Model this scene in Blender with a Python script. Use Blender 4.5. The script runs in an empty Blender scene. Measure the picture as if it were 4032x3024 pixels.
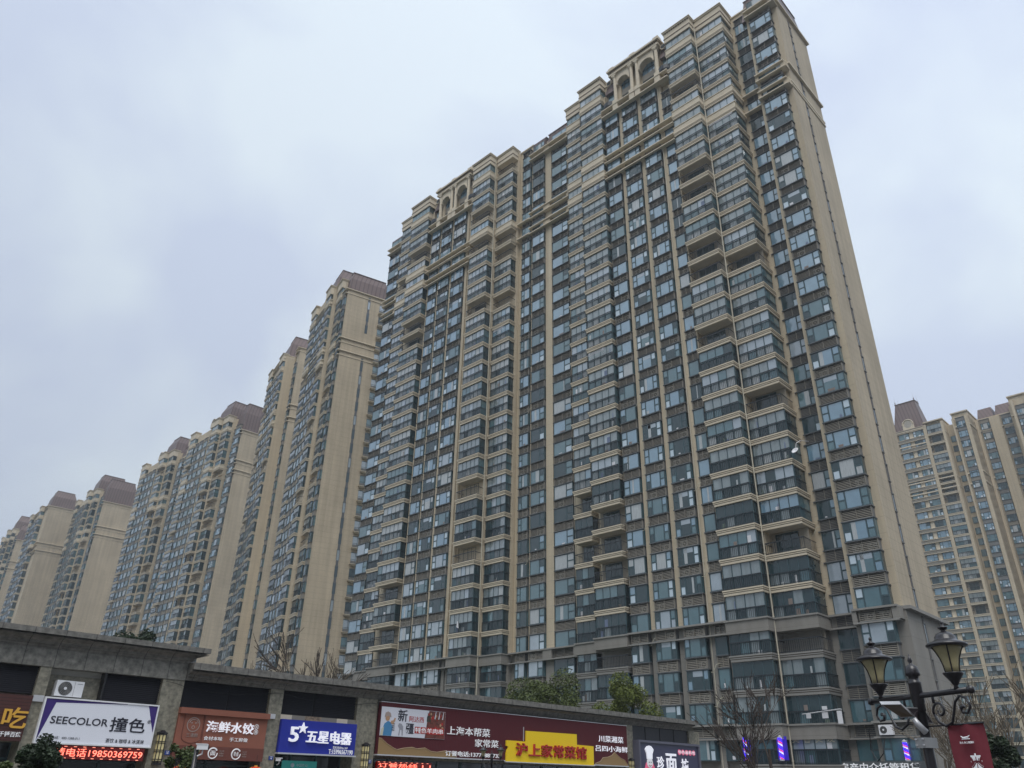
import bpy, math, random
import numpy as np
from mathutils import Matrix, Vector

# ------------------------------------------------------------------ camera, sky, sun
SC = bpy.context.scene
COL = SC.collection
EYE = 1.6
F = 3028.0
_d = np.array([120.0, -5812.0])
_up = np.array([_d[0], -_d[1], -F]); _up /= np.linalg.norm(_up)
_fw = np.array([0, 0, -1.0]); _y = _fw - _up * _fw.dot(_up); _y /= np.linalg.norm(_y)
M = np.array([np.cross(_y, _up), _y, _up])           # world = M @ camera
cam_d = bpy.data.cameras.new('camera')
cam_d.sensor_width = 36.0
cam_d.lens = 36.0 * F / 4032.0
cam_d.clip_start = 0.2
cam_d.clip_end = 5000
cam = bpy.data.objects.new('camera', cam_d)
COL.objects.link(cam)
mw = Matrix([list(M[0]) + [0], list(M[1]) + [0], list(M[2]) + [EYE], [0, 0, 0, 1]])
cam.matrix_world = mw
SC.camera = cam

def ray(px, py):
    c = np.array([px - 2016.0, -(py - 1512.0), -F]); return M @ (c / np.linalg.norm(c))
def hd(px, py, dist):
    """world point seen at a pixel at a horizontal distance from the camera"""
    r = ray(px, py); p = r * dist / math.hypot(r[0], r[1]); return Vector((p[0], p[1], p[2] + EYE))

SUN_EL, SUN_AZ = 58.0, 266.0      # azimuth: direction the light comes from, degrees ccw from +X
W = bpy.data.worlds.new('World'); SC.world = W; W.use_nodes = True
nt = W.node_tree; nt.nodes.clear()
def N(t, **k):
    n = nt.nodes.new(t)
    for a, b in k.items(): setattr(n, a, b)
    return n
out = N('ShaderNodeOutputWorld')
sky = N('ShaderNodeTexSky', sky_type='NISHITA')
sky.sun_disc = False; sky.sun_elevation = math.radians(SUN_EL); sky.sun_rotation = math.radians(90 - SUN_AZ)
bg1 = N('ShaderNodeBackground'); bg1.inputs[1].default_value = 0.08
nt.links.new(sky.outputs[0], bg1.inputs[0])
tc = N('ShaderNodeTexCoord')
mp = N('ShaderNodeMapping'); mp.inputs['Scale'].default_value = (1.0, 1.0, 1.6)
nt.links.new(tc.outputs['Generated'], mp.inputs[0])
n1 = N('ShaderNodeTexNoise'); n1.inputs['Scale'].default_value = 2.3; n1.inputs['Detail'].default_value = 5; n1.inputs['Roughness'].default_value = 0.45
n1.inputs['Distortion'].default_value = 0.4
nt.links.new(mp.outputs[0], n1.inputs[0])
cr = N('ShaderNodeValToRGB')
cr.color_ramp.elements[0].position = 0.40; cr.color_ramp.elements[0].color = (0.495, 0.56, 0.69, 1)
cr.color_ramp.elements[1].position = 0.56; cr.color_ramp.elements[1].color = (0.60, 0.675, 0.75, 1)
nt.links.new(n1.outputs[0], cr.inputs[0])
# broad brightness of the cloud deck: brighter overhead
sx = N('ShaderNodeSeparateXYZ'); nt.links.new(tc.outputs['Generated'], sx.inputs[0])
mz = N('ShaderNodeMapRange'); mz.inputs[1].default_value = -0.05; mz.inputs[2].default_value = 1.0; mz.inputs[3].default_value = 1.0; mz.inputs[4].default_value = 1.6
nt.links.new(sx.outputs[2], mz.inputs[0])
mx = N('ShaderNodeMapRange'); mx.inputs[1].default_value = -0.6; mx.inputs[2].default_value = 0.7; mx.inputs[3].default_value = 0.90; mx.inputs[4].default_value = 1.06
nt.links.new(sx.outputs[0], mx.inputs[0])
# low sky darkened behind the camera, standing in for unbuilt houses in reflections
my = N('ShaderNodeMapRange'); my.inputs[1].default_value = 0.0; my.inputs[2].default_value = -0.35; my.inputs[3].default_value = 0.0; my.inputs[4].default_value = 1.0
nt.links.new(sx.outputs[1], my.inputs[0])
ml = N('ShaderNodeMapRange'); ml.inputs[1].default_value = 0.62; ml.inputs[2].default_value = 0.12; ml.inputs[3].default_value = 0.0; ml.inputs[4].default_value = 0.74
nt.links.new(sx.outputs[2], ml.inputs[0])
mm = N('ShaderNodeMath', operation='MULTIPLY'); nt.links.new(my.outputs[0], mm.inputs[0]); nt.links.new(ml.outputs[0], mm.inputs[1])
inv = N('ShaderNodeMath', operation='SUBTRACT'); inv.inputs[0].default_value = 1.0; nt.links.new(mm.outputs[0], inv.inputs[1])
m1 = N('ShaderNodeMath', operation='MULTIPLY'); nt.links.new(mz.outputs[0], m1.inputs[0]); nt.links.new(mx.outputs[0], m1.inputs[1])
m2 = N('ShaderNodeMath', operation='MULTIPLY'); nt.links.new(m1.outputs[0], m2.inputs[0]); nt.links.new(inv.outputs[0], m2.inputs[1])
bg2 = N('ShaderNodeBackground'); nt.links.new(cr.outputs[0], bg2.inputs[0]); nt.links.new(m2.outputs[0], bg2.inputs[1])
mixs = N('ShaderNodeMixShader'); mixs.inputs[0].default_value = 0.93
nt.links.new(bg1.outputs[0], mixs.inputs[1]); nt.links.new(bg2.outputs[0], mixs.inputs[2]); nt.links.new(mixs.outputs[0], out.inputs[0])

sl = bpy.data.lights.new('sun', 'SUN'); sl.energy = 1.9; sl.angle = math.radians(40); sl.color = (1.0, 0.975, 0.94)
so = bpy.data.objects.new('sun', sl); COL.objects.link(so)
_sd = Vector((math.cos(math.radians(SUN_AZ)) * math.cos(math.radians(SUN_EL)), math.sin(math.radians(SUN_AZ)) * math.cos(math.radians(SUN_EL)), math.sin(math.radians(SUN_EL))))
so.rotation_euler = _sd.to_track_quat('Z', 'Y').to_euler(); so.location = (-40, -60, 160)
SC.view_settings.view_transform = 'Standard'; SC.view_settings.look = 'None'; SC.view_settings.gamma = 1.0
SC.view_settings.exposure = 0.0
SC.view_settings.use_curve_mapping = False
SC.cycles.max_bounces = 6; SC.cycles.volume_bounces = 0; SC.cycles.transparent_max_bounces = 8

# ------------------------------------------------------------------ materials
MATS = {}
def mat(name, col, rough=0.8, metal=0.0, ior=None, emit=None, est=1.0, var=0.0, vscale=0.5, bump=0.0, bscale=8.0,
        joints=None, streak=0.0, coat=0.0, stripe=None, vstretch=None):
    m = bpy.data.materials.new(name); m.use_nodes = True; t = m.node_tree; b = t.nodes['Principled BSDF']
    b.inputs['Base Color'].default_value = (*col, 1); b.inputs['Roughness'].default_value = rough; b.inputs['Metallic'].default_value = metal
    if ior: b.inputs['IOR'].default_value = ior
    if coat: b.inputs['Coat Weight'].default_value = coat
    if emit is not None:
        b.inputs['Emission Color'].default_value = (*emit, 1); b.inputs['Emission Strength'].default_value = est
    L = t.links.new
    def nn(ty, **k):
        n = t.nodes.new(ty)
        for a, v in k.items(): setattr(n, a, v)
        return n
    co = nn('ShaderNodeTexCoord').outputs['Object']
    cur = None
    def mul(fac_socket):
        nonlocal cur
        mx_ = nn('ShaderNodeMix', data_type='RGBA', blend_type='MULTIPLY'); mx_.inputs[0].default_value = 1.0
        if cur is None: mx_.inputs[6].default_value = (*col, 1)
        else: L(cur, mx_.inputs[6])
        L(fac_socket, mx_.inputs[7]); cur = mx_.outputs[2]
    if var:
        src = co
        mp_ = nn('ShaderNodeMapping'); mp_.inputs['Scale'].default_value = vstretch or (1, 1, 1); L(co, mp_.inputs[0]); src = mp_.outputs[0]
        n_ = nn('ShaderNodeTexNoise'); n_.inputs['Scale'].default_value = vscale; n_.inputs['Detail'].default_value = 6; n_.inputs['Roughness'].default_value = 0.6; L(src, n_.inputs[0])
        r_ = nn('ShaderNodeMapRange'); r_.inputs[1].default_value = 0.3; r_.inputs[2].default_value = 0.7; r_.inputs[3].default_value = 1 - var; r_.inputs[4].default_value = 1 + var * 0.6; L(n_.outputs[0], r_.inputs[0]); mul(r_.outputs[0])
    if streak:
        mp_ = nn('ShaderNodeMapping'); mp_.inputs['Scale'].default_value = (1.6, 1.6, 0.045); L(co, mp_.inputs[0])
        n_ = nn('ShaderNodeTexNoise'); n_.inputs['Scale'].default_value = 1.0; n_.inputs['Detail'].default_value = 4; L(mp_.outputs[0], n_.inputs[0])
        r_ = nn('ShaderNodeMapRange'); r_.inputs[1].default_value = 0.35; r_.inputs[2].default_value = 0.68; r_.inputs[3].default_value = 1 - streak; r_.inputs[4].default_value = 1.05; L(n_.outputs[0], r_.inputs[0]); mul(r_.outputs[0])
    if joints:   # list of (axis, spacing, width, darkness, offset)
        sp = nn('ShaderNodeSeparateXYZ'); L(co, sp.inputs[0])
        for ax, s_, w_, dk, of in joints:
            if ax == 'xy':
                ad0 = nn('ShaderNodeMath', operation='ADD'); L(sp.outputs[0], ad0.inputs[0]); L(sp.outputs[1], ad0.inputs[1]); so_ = ad0.outputs[0]
            else: so_ = sp.outputs['xyz'.index(ax)]
            a_ = nn('ShaderNodeMath', operation='ADD'); L(so_, a_.inputs[0]); a_.inputs[1].default_value = of + 1000 * s_
            b_ = nn('ShaderNodeMath', operation='MODULO'); L(a_.outputs[0], b_.inputs[0]); b_.inputs[1].default_value = s_
            c_ = nn('ShaderNodeMath', operation='GREATER_THAN'); L(b_.outputs[0], c_.inputs[0]); c_.inputs[1].default_value = w_
            r_ = nn('ShaderNodeMapRange'); r_.inputs[3].default_value = 1 - dk; r_.inputs[4].default_value = 1.0; L(c_.outputs[0], r_.inputs[0]); mul(r_.outputs[0])
    if cur is not None: L(cur, b.inputs['Base Color'])
    if bump:
        n_ = nn('ShaderNodeTexNoise'); n_.inputs['Scale'].default_value = bscale; n_.inputs['Detail'].default_value = 3; L(co, n_.inputs[0])
        bp = nn('ShaderNodeBump'); bp.inputs['Strength'].default_value = bump; bp.inputs['Distance'].default_value = 0.05; L(n_.outputs[0], bp.inputs['Height']); L(bp.outputs[0], b.inputs['Normal'])
    MATS[name] = m
    return m

mat('beige_paint', (0.56, 0.475, 0.345), 0.85, var=0.07, vscale=0.35, streak=0.10, joints=[('z', 1.45, 0.035, 0.22, 0.2)])
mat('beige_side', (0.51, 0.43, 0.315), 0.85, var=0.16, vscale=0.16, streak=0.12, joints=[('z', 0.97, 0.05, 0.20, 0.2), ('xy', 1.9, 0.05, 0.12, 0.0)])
mat('trim_beige', (0.64, 0.56, 0.43), 0.8, var=0.10, vscale=1.3, vstretch=(1, 1, 3))
mat('trim_groove', (0.14, 0.10, 0.07), 0.9)
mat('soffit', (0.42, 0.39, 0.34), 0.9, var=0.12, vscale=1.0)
mat('grey_render', (0.26, 0.245, 0.22), 0.9, var=0.08, vscale=0.5, streak=0.08, joints=[('z', 1.45, 0.03, 0.25, 0.2)])
mat('trim_grey', (0.27, 0.26, 0.24), 0.85, var=0.08, vscale=1.2)
mat('frame_dark', (0.045, 0.085, 0.10), 0.45)
mat('ledge_dark', (0.105, 0.115, 0.125), 0.6)
mat('rail_dark', (0.022, 0.028, 0.036), 0.45)
mat('slat', (0.235, 0.215, 0.18), 0.7)
mat('box_dark', (0.065, 0.068, 0.07), 0.9)
mat('box_side', (0.18, 0.18, 0.175), 0.8)
mat('ac_white', (0.50, 0.49, 0.45), 0.6, var=0.1, vscale=1.0)
mat('ac_fan', (0.05, 0.05, 0.05), 0.6)
mat('glass_blue', (0.175, 0.305, 0.41), 0.06, ior=2.6, var=0.18, vscale=0.5)
mat('glass_teal', (0.085, 0.175, 0.205), 0.07, ior=2.2, var=0.2, vscale=0.5)
mat('glass_dark', (0.028, 0.055, 0.065), 0.08, ior=1.8)
mat('glass_curtain', (0.46, 0.49, 0.50), 0.25, ior=1.8, var=0.25, vscale=3.0, vstretch=(6, 6, 0.3))
mat('glass_vent', (0.55, 0.66, 0.74), 0.3, ior=1.9)
mat('glass_pale', (0.36, 0.43, 0.49), 0.08, ior=2.3, var=0.15, vscale=0.8)
mat('glass_grey', (0.225, 0.275, 0.29), 0.10, ior=2.3, var=0.25, vscale=1.2, vstretch=(1.5, 1.5, .5))
mat('clutter_a', (0.16, 0.20, 0.30), 0.8)
mat('clutter_b', (0.22, 0.18, 0.16), 0.8)
mat('clutter_c', (0.15, 0.20, 0.17), 0.8)
mat('cloth_pale', (0.6, 0.6, 0.6), 0.8)
mat('interior', (0.30, 0.27, 0.22), 0.9)
mat('mansard', (0.165, 0.118, 0.112), 0.5, metal=0.3, joints=[('xy', 0.9, 0.22, 0.38, 0.0)], var=0.08, vscale=0.4)
mat('pipe_cream', (0.52, 0.48, 0.38), 0.6)
mat('roof_grey', (0.25, 0.25, 0.25), 0.9)
mat('slit_dark', (0.10, 0.09, 0.085), 0.7)
mat('slit_glass', (0.08, 0.12, 0.15), 0.15, ior=2.0)
mat('hose', (0.55, 0.52, 0.40), 0.6)
# shops and street
mat('granite', (0.21, 0.20, 0.175), 0.55, var=0.55, vscale=5.0, joints=[('x', 1.05, 0.03, 0.6, 0.0)], bump=0.1, bscale=60)
mat('granite_cap', (0.18, 0.17, 0.152), 0.6, var=0.5, vscale=5.0, joints=[('x', 1.05, 0.03, 0.6, 0.0)], bump=0.1, bscale=60)
mat('granite_light', (0.26, 0.24, 0.185), 0.55, var=0.5, vscale=7.0, joints=[('z', 0.42, 0.010, 0.35, 0.1)], bump=0.1, bscale=60)
mat('louvre_navy', (0.022, 0.022, 0.03), 0.5)
mat('black', (0.012, 0.012, 0.014), 0.5)
mat('shop_glass', (0.015, 0.02, 0.025), 0.06, ior=1.6)
mat('sign_white', (0.82, 0.83, 0.90), 0.35, var=0.03, vscale=1.0)
mat('sign_frame_white', (0.78, 0.78, 0.80), 0.4)
mat('purple', (0.045, 0.02, 0.17), 0.4)
mat('ink', (0.015, 0.015, 0.03), 0.4)
mat('ink_grey', (0.10, 0.10, 0.12), 0.5)
mat('brown_panel', (0.27, 0.095, 0.06), 0.75, var=0.07, vscale=2.0)
mat('brown_dark', (0.15, 0.045, 0.03), 0.5)
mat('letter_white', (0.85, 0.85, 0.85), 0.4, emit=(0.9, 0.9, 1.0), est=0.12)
mat('letter_lit', (0.85, 0.85, 0.9), 0.4, emit=(0.9, 0.9, 1.0), est=0.35)
mat('letter_side', (0.30, 0.30, 0.34), 0.5)
mat('letter_grey', (0.36, 0.28, 0.25), 0.5)
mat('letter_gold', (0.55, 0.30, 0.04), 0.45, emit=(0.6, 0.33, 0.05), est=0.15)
mat('blue_sign', (0.008, 0.020, 0.30), 0.7)
mat('maroon', (0.085, 0.006, 0.012), 0.85, joints=[('x', 0.10, 0.012, 0.55, 0.0)])
mat('wood_slat', (0.075, 0.022, 0.018), 0.55, joints=[('z', 0.11, 0.02, 0.6, 0.0)], var=0.1, vscale=4)
mat('yellow', (0.88, 0.60, 0.006), 0.7)
mat('letter_red', (0.42, 0.015, 0.01), 0.45)
mat('tan_hill', (0.30, 0.19, 0.08), 0.6)
mat('hill_line', (0.42, 0.30, 0.18), 0.6)
mat('photo_white', (0.66, 0.66, 0.72), 0.4)
mat('kebab', (0.16, 0.035, 0.022), 0.45, var=0.7, vscale=9.0)
mat('bottle', (0.02, 0.035, 0.02), 0.3)
mat('skin', (0.45, 0.26, 0.15), 0.6)
mat('robe_blue', (0.06, 0.22, 0.42), 0.6)
mat('led_board', (0.018, 0.003, 0.003), 0.5, emit=(0.3, 0.0, 0.0), est=0.25)
mat('led_red', (0.9, 0.02, 0.01), 0.5, emit=(1.0, 0.035, 0.02), est=1.6)
mat('led_core', (1.0, 0.3, 0.2), 0.5, emit=(1.0, 0.30, 0.20), est=1.3)
mat('lamp_cream', (0.62, 0.53, 0.27), 0.5, emit=(0.7, 0.6, 0.3), est=0.10)
mat('lamp_glass', (0.42, 0.36, 0.20), 0.35, var=0.2, vscale=5.0)
mat('iron', (0.016, 0.013, 0.016), 0.32, coat=0.3)
mat('metal_grey', (0.42, 0.42, 0.42), 0.4, metal=0.6)
mat('alu', (0.62, 0.62, 0.64), 0.35, metal=0.4)
mat('led_panel', (0.16, 0.105, 0.055), 0.3, joints=[('x', 0.03, 0.004, 0.4, 0), ('y', 0.03, 0.004, 0.4, 0)])
mat('solar', (0.05, 0.04, 0.045), 0.35, joints=[('y', 0.05, 0.006, -2.0, 0)])
mat('banner_red', (0.20, 0.024, 0.036), 0.7, var=0.10, vscale=2.0, bump=0.3, bscale=3.0)
mat('lantern_red', (0.55, 0.03, 0.012), 0.6, emit=(0.8, 0.06, 0.02), est=0.10)
mat('noodle_board', (0.045, 0.045, 0.095), 0.4)
mat('noodle_frame', (0.11, 0.11, 0.15), 0.5)
mat('pink', (0.62, 0.10, 0.18), 0.5, emit=(0.9, 0.2, 0.35), est=0.3)
mat('plate_blue', (0.02, 0.06, 0.32), 0.4)
mat('green_screen', (0.02, 0.20, 0.19), 0.4, emit=(0.03, 0.30, 0.28), est=0.25)
mat('flower', (0.30, 0.22, 0.15), 0.6, var=0.8, vscale=6.0)
mat('barber_blue', (0.03, 0.01, 0.6), 0.4, emit=(0.07, 0.03, 1.0), est=1.3)
mat('blue_glow', (0.01, 0.005, 0.12), 0.4, emit=(0.05, 0.02, 0.6), est=0.45)
mat('barber_red', (0.7, 0.05, 0.02), 0.4, emit=(0.9, 0.10, 0.05), est=0.8)
mat('barber_white', (0.8, 0.8, 0.9), 0.4, emit=(0.75, 0.75, 1.0), est=0.9)
mat('bark', (0.055, 0.042, 0.034), 0.9, var=0.3, vscale=4)
mat('bark_light', (0.16, 0.13, 0.095), 0.9, var=0.3, vscale=4)
mat('leaf_olive', (0.075, 0.10, 0.02), 0.6, var=0.45, vscale=1.2)
mat('leaf_yellow', (0.12, 0.15, 0.02), 0.6, var=0.4, vscale=1.4)
mat('leaf_dark', (0.022, 0.040, 0.014), 0.6, var=0.5, vscale=3.0)
mat('leaf_fresh', (0.07, 0.10, 0.025), 0.6, var=0.4, vscale=3.0)
mat('asphalt', (0.055, 0.055, 0.055), 0.9, var=0.2, vscale=3.0)
mat('paving', (0.22, 0.21, 0.19), 0.85, var=0.12, vscale=1.0, joints=[('x', 0.6, 0.012, 0.4, 0), ('y', 0.6, 0.012, 0.4, 0)])
mat('lawn', (0.055, 0.075, 0.03), 0.95, var=0.4, vscale=2.0)
mat('cloth_white', (0.7, 0.7, 0.72), 0.8)
mat('sign_grey', (0.07, 0.08, 0.085), 0.6)

# ------------------------------------------------------------------ mesh tools
class MB:
    def __init__(s): s.v = []; s.f = []; s.m = []; s.slots = []
    def mi(s, name):
        if name not in s.slots: s.slots.append(name)
        return s.slots.index(name)
    def add(s, vs, fs, m):
        o = len(s.v); s.v += [tuple(map(float, p)) for p in vs]; k = s.mi(m)
        for f in fs: s.f.append(tuple(i + o for i in f)); s.m.append(k)
    def box(s, x0, x1, y0, y1, z0, z1, m):
        s.add([(x0, y0, z0), (x1, y0, z0), (x1, y1, z0), (x0, y1, z0), (x0, y0, z1), (x1, y0, z1), (x1, y1, z1), (x0, y1, z1)],
              [(0, 3, 2, 1), (4, 5, 6, 7), (0, 1, 5, 4), (1, 2, 6, 5), (2, 3, 7, 6), (3, 0, 4, 7)], m)
    def frus(s, a, b, m):   # a,b = (x0,x1,y0,y1,z)
        P = lambda t: [(t[0], t[2], t[4]), (t[1], t[2], t[4]), (t[1], t[3], t[4]), (t[0], t[3], t[4])]
        s.add(P(a) + P(b), [(0, 3, 2, 1), (4, 5, 6, 7), (0, 1, 5, 4), (1, 2, 6, 5), (2, 3, 7, 6), (3, 0, 4, 7)], m)
    def tube(s, pts, rads, m, n=6, cap=True):
        pts = [Vector(p) for p in pts]; o = len(s.v); k = s.mi(m)
        if not hasattr(rads, '__len__'): rads = [rads] * len(pts)
        up = Vector((0, 0, 1)); prev = None
        for i, p in enumerate(pts):
            t = (pts[min(i + 1, len(pts) - 1)] - pts[max(i - 1, 0)])
            if t.length < 1e-9: t = up.copy()
            t.normalize()
            a = prev - t * prev.dot(t) if prev is not None else (t.cross(up) if abs(t.z) < 0.95 else t.cross(Vector((1, 0, 0))))
            if a.length < 1e-6: a = t.orthogonal()
            a.normalize(); prev = a; b = t.cross(a)
            for j in range(n):
                an = 2 * math.pi * j / n; q = p + (a * math.cos(an) + b * math.sin(an)) * rads[i]; s.v.append(tuple(q))
        for i in range(len(pts) - 1):
            for j in range(n):
                s.f.append((o + i * n + j, o + i * n + (j + 1) % n, o + (i + 1) * n + (j + 1) % n, o + (i + 1) * n + j)); s.m.append(k)
        if cap:
            s.f.append(tuple(o + j for j in range(n - 1, -1, -1))); s.m.append(k)
            s.f.append(tuple(o + (len(pts) - 1) * n + j for j in range(n))); s.m.append(k)
    def lathe(s, prof, m, n=16, c=(0, 0, 0)):   # prof = [(r,z)...]
        o = len(s.v); k = s.mi(m)
        for r, z in prof:
            for j in range(n):
                a = 2 * math.pi * j / n; s.v.append((c[0] + r * math.cos(a), c[1] + r * math.sin(a), c[2] + z))
        for i in range(len(prof) - 1):
            for j in range(n):
                s.f.append((o + i * n + j, o + i * n + (j + 1) % n, o + (i + 1) * n + (j + 1) % n, o + (i + 1) * n + j)); s.m.append(k)
        s.f.append(tuple(o + j for j in range(n - 1, -1, -1))); s.m.append(k)
        s.f.append(tuple(o + (len(prof) - 1) * n + j for j in range(n))); s.m.append(k)
    def disc_y(s, cx, y, cz, r, th, m, n=14, inner=0.0):   # disc facing +-y
        o = len(s.v); k = s.mi(m)
        for yy in (y, y + th):
            for j in range(n):
                a = 2 * math.pi * j / n; s.v.append((cx + r * math.cos(a), yy, cz + r * math.sin(a)))
        s.f.append(tuple(o + j for j in range(n))); s.m.append(k)
        s.f.append(tuple(o + n + j for j in range(n - 1, -1, -1))); s.m.append(k)
        for j in range(n): s.f.append((o + j, o + n + j, o + n + (j + 1) % n, o + (j + 1) % n)); s.m.append(k)
    def poly_y(s, pts, y0, y1, m):   # prism from an (x,z) outline
        n = len(pts); vs = [(x, y0, z) for x, z in pts] + [(x, y1, z) for x, z in pts]
        s.add(vs, [tuple(range(n)), tuple(range(2 * n - 1, n - 1, -1))] + [(i, i + n, (i + 1) % n + n, (i + 1) % n) for i in range(n)], m)
    def merge(s, o, loc=(0, 0, 0), sc=(1, 1, 1)):
        k0 = len(s.v); s.v += [(x * sc[0] + loc[0], y * sc[1] + loc[1], z * sc[2] + loc[2]) for x, y, z in o.v]
        mp_ = [s.mi(n_) for n_ in o.slots]
        s.f += [tuple(i + k0 for i in f) for f in o.f]; s.m += [mp_[i] for i in o.m]
    def mesh(s, name, smooth=False):
        me = bpy.data.meshes.new(name); me.from_pydata(s.v, [], s.f)
        for n_ in s.slots: me.materials.append(MATS[n_])
        me.polygons.foreach_set('material_index', s.m)
        if smooth: me.polygons.foreach_set('use_smooth', [True] * len(s.f))
        me.update(); return me
    def obj(s, name, parent=None, smooth=False, **k):
        return link(name, s.mesh(name, smooth), parent, **k)

def link(name, data, parent=None, loc=None, label=None, cat=None, group=None, kind=None, rotz=None):
    o = bpy.data.objects.new(name, data); COL.objects.link(o)
    if parent is not None: o.parent = parent
    if loc is not None: o.location = loc
    if rotz is not None: o.rotation_euler = (0, 0, rotz)
    if label: o['label'] = label
    if cat: o['category'] = cat
    if group: o['group'] = group
    if kind: o['kind'] = kind
    return o
def empty(name, loc, rotz, label, cat, group=None):
    o = link(name, None, None, loc, label, cat, group, None, rotz); o.empty_display_size = 0.3; return o

def joined(name, parts, parent, kind='stuff'):
    """parts = [(MB, loc, sx, flip)] -> one mesh, built with numpy"""
    V = []; LI = []; LT = []; MI = []; slots = []; off = 0
    cache = {}
    for mb, loc, sc in parts:
        if id(mb) not in cache:
            li = [i for f in mb.f for i in f]
            for n_ in mb.slots:
                if n_ not in slots: slots.append(n_)
            cache[id(mb)] = (np.array(mb.v, dtype=np.float32), np.array(li, dtype=np.int32), np.array([len(f) for f in mb.f], dtype=np.int32), np.array([slots.index(mb.slots[i]) for i in mb.m], dtype=np.int32))
        v, li, lt, mi = cache[id(mb)]
        V.append(v * np.array(sc, dtype=np.float32) + np.array(loc, dtype=np.float32)); LI.append(li + off); LT.append(lt); MI.append(mi); off += len(v)
    if not V: return None
    V = np.concatenate(V); LI = np.concatenate(LI); LT = np.concatenate(LT); MI = np.concatenate(MI)
    me = bpy.data.meshes.new(name); me.vertices.add(len(V)); me.vertices.foreach_set('co', V.ravel())
    me.loops.add(len(LI)); me.loops.foreach_set('vertex_index', LI)
    me.polygons.add(len(LT)); me.polygons.foreach_set('loop_start', np.concatenate([[0], np.cumsum(LT)[:-1]]).astype(np.int32)); me.polygons.foreach_set('loop_total', LT)
    for n_ in slots: me.materials.append(MATS[n_])
    me.polygons.foreach_set('material_index', MI); me.polygons.foreach_set('use_smooth', np.zeros(len(LT), dtype=bool)); me.update(calc_edges=True)
    return link(name, me, parent, kind=kind)

# ------------------------------------------------------------------ tower parts (local frame: x along the facade to the left, y outwards, z up)
FH = 2.9
ZK = lambda k: (k + 5.72) * FH + EYE
RND = random.Random(7)

def pane(mb, x0, x1, z0, z1, y, g, fr=0.068, frm='frame_dark'):
    mb.box(x0 + fr, x1 - fr, y - 0.02, y, z0 + fr, z1 - fr, g)
    mb.box(x0, x1, y - 0.05, y + 0.02, z0, z0 + fr, frm); mb.box(x0, x1, y - 0.05, y + 0.02, z1 - fr, z1, frm)
    mb.box(x0, x0 + fr, y - 0.05, y + 0.02, z0 + fr, z1 - fr, frm); mb.box(x1 - fr, x1, y - 0.05, y + 0.02, z0 + fr, z1 - fr, frm)

GP = ['glass_blue'] * 6 + ['glass_teal'] * 3 + ['glass_dark'] * 2 + ['glass_curtain']
GPL = ['glass_teal'] * 4 + ['glass_dark'] * 4 + ['glass_pale'] * 2 + ['glass_curtain']  # low floors: dimmer reflections put into the choice of glass colours
_tc = {}
def T_window(w, dp, kind, v, low=False, h=1.78, lod=0):
    key = ('win', w, dp, kind, v, low, h, lod)
    if key in _tc: return _tc[key]
    r = random.Random(hash(key[1:3]) % 1000 + v * 17 + 3 * low); mb = MB()
    G = GPL if low else GP
    main = r.choice(G)
    side = [r.choice([main, main, 'glass_vent', 'glass_vent', 'glass_teal', 'glass_dark', 'glass_blue']) for _ in range(4)]
    z0, z1 = 0.06, h; sp = z0 + (z1 - z0) * 0.5
    if main != 'glass_curtain' and r.random() < .38:      # curtain partly drawn, or things on the sill
        c0 = r.uniform(.26, .6) * w; c1_ = min(c0 + r.uniform(.08, .3) * w, .74 * w)
        if r.random() < .6: mb.box(c0, c1_, 0.001, 0.006, z0 + .1, z1 - .1, 'glass_curtain')
        else: mb.box(c0, c1_, 0.001, 0.006, z0 + .1, z0 + r.uniform(.2, .5), r.choice(['glass_curtain', 'cloth_white', 'clutter_a', 'clutter_b']))
    if kind == 'three':
        a = 0.24 * w
        if r.random() < 0.25 and lod == 0:     # blind half drawn behind the centre light
            pane(mb, a, w - a, z0, z1, 0, main); mb.box(a + .06, w - a - .06, 0.0, 0.006, z1 - 0.55, z1 - .06, 'glass_pale')
        else: pane(mb, a, w - a, z0, z1, 0, main)
        for (p, q, g1, g2) in ((0, a, side[0], side[1]), (w - a, w, side[2], side[3])):
            pane(mb, p, q, z0, sp, 0, g1); pane(mb, p, q, sp, z1, 0, g2 if g2 != 'glass_vent' or r.random() < .4 else main)
    elif kind in ('two', 'twoR'):
        a = 0.34 * w
        if kind == 'two':
            pane(mb, a, w, z0, z1, 0, main); pane(mb, 0, a, z0, sp, 0, side[0]); pane(mb, 0, a, sp, z1, 0, side[1] if side[1] != 'glass_vent' else main)
        else:
            pane(mb, 0, w - a, z0, z1, 0, main); pane(mb, w - a, w, z0, sp, 0, side[0]); pane(mb, w - a, w, sp, z1, 0, side[1] if side[1] != 'glass_vent' else main)
    else:
        pane(mb, 0, w, z0, z1, 0, main, 0.07)
    if dp > 0:
        for x0, x1 in ((-0.02, 0.0), (w, w + 0.02)):
            mb.box(x0, x1, -dp, -0.05, z0, z1, 'glass_dark' if r.random() < .5 else 'glass_teal')
        for x0, x1 in ((-0.03, 0.03), (w - 0.03, w + 0.03)):
            mb.box(x0, x1, -0.10, 0.025, z0, z1, 'frame_dark')
    _tc[key] = mb; return mb

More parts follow.
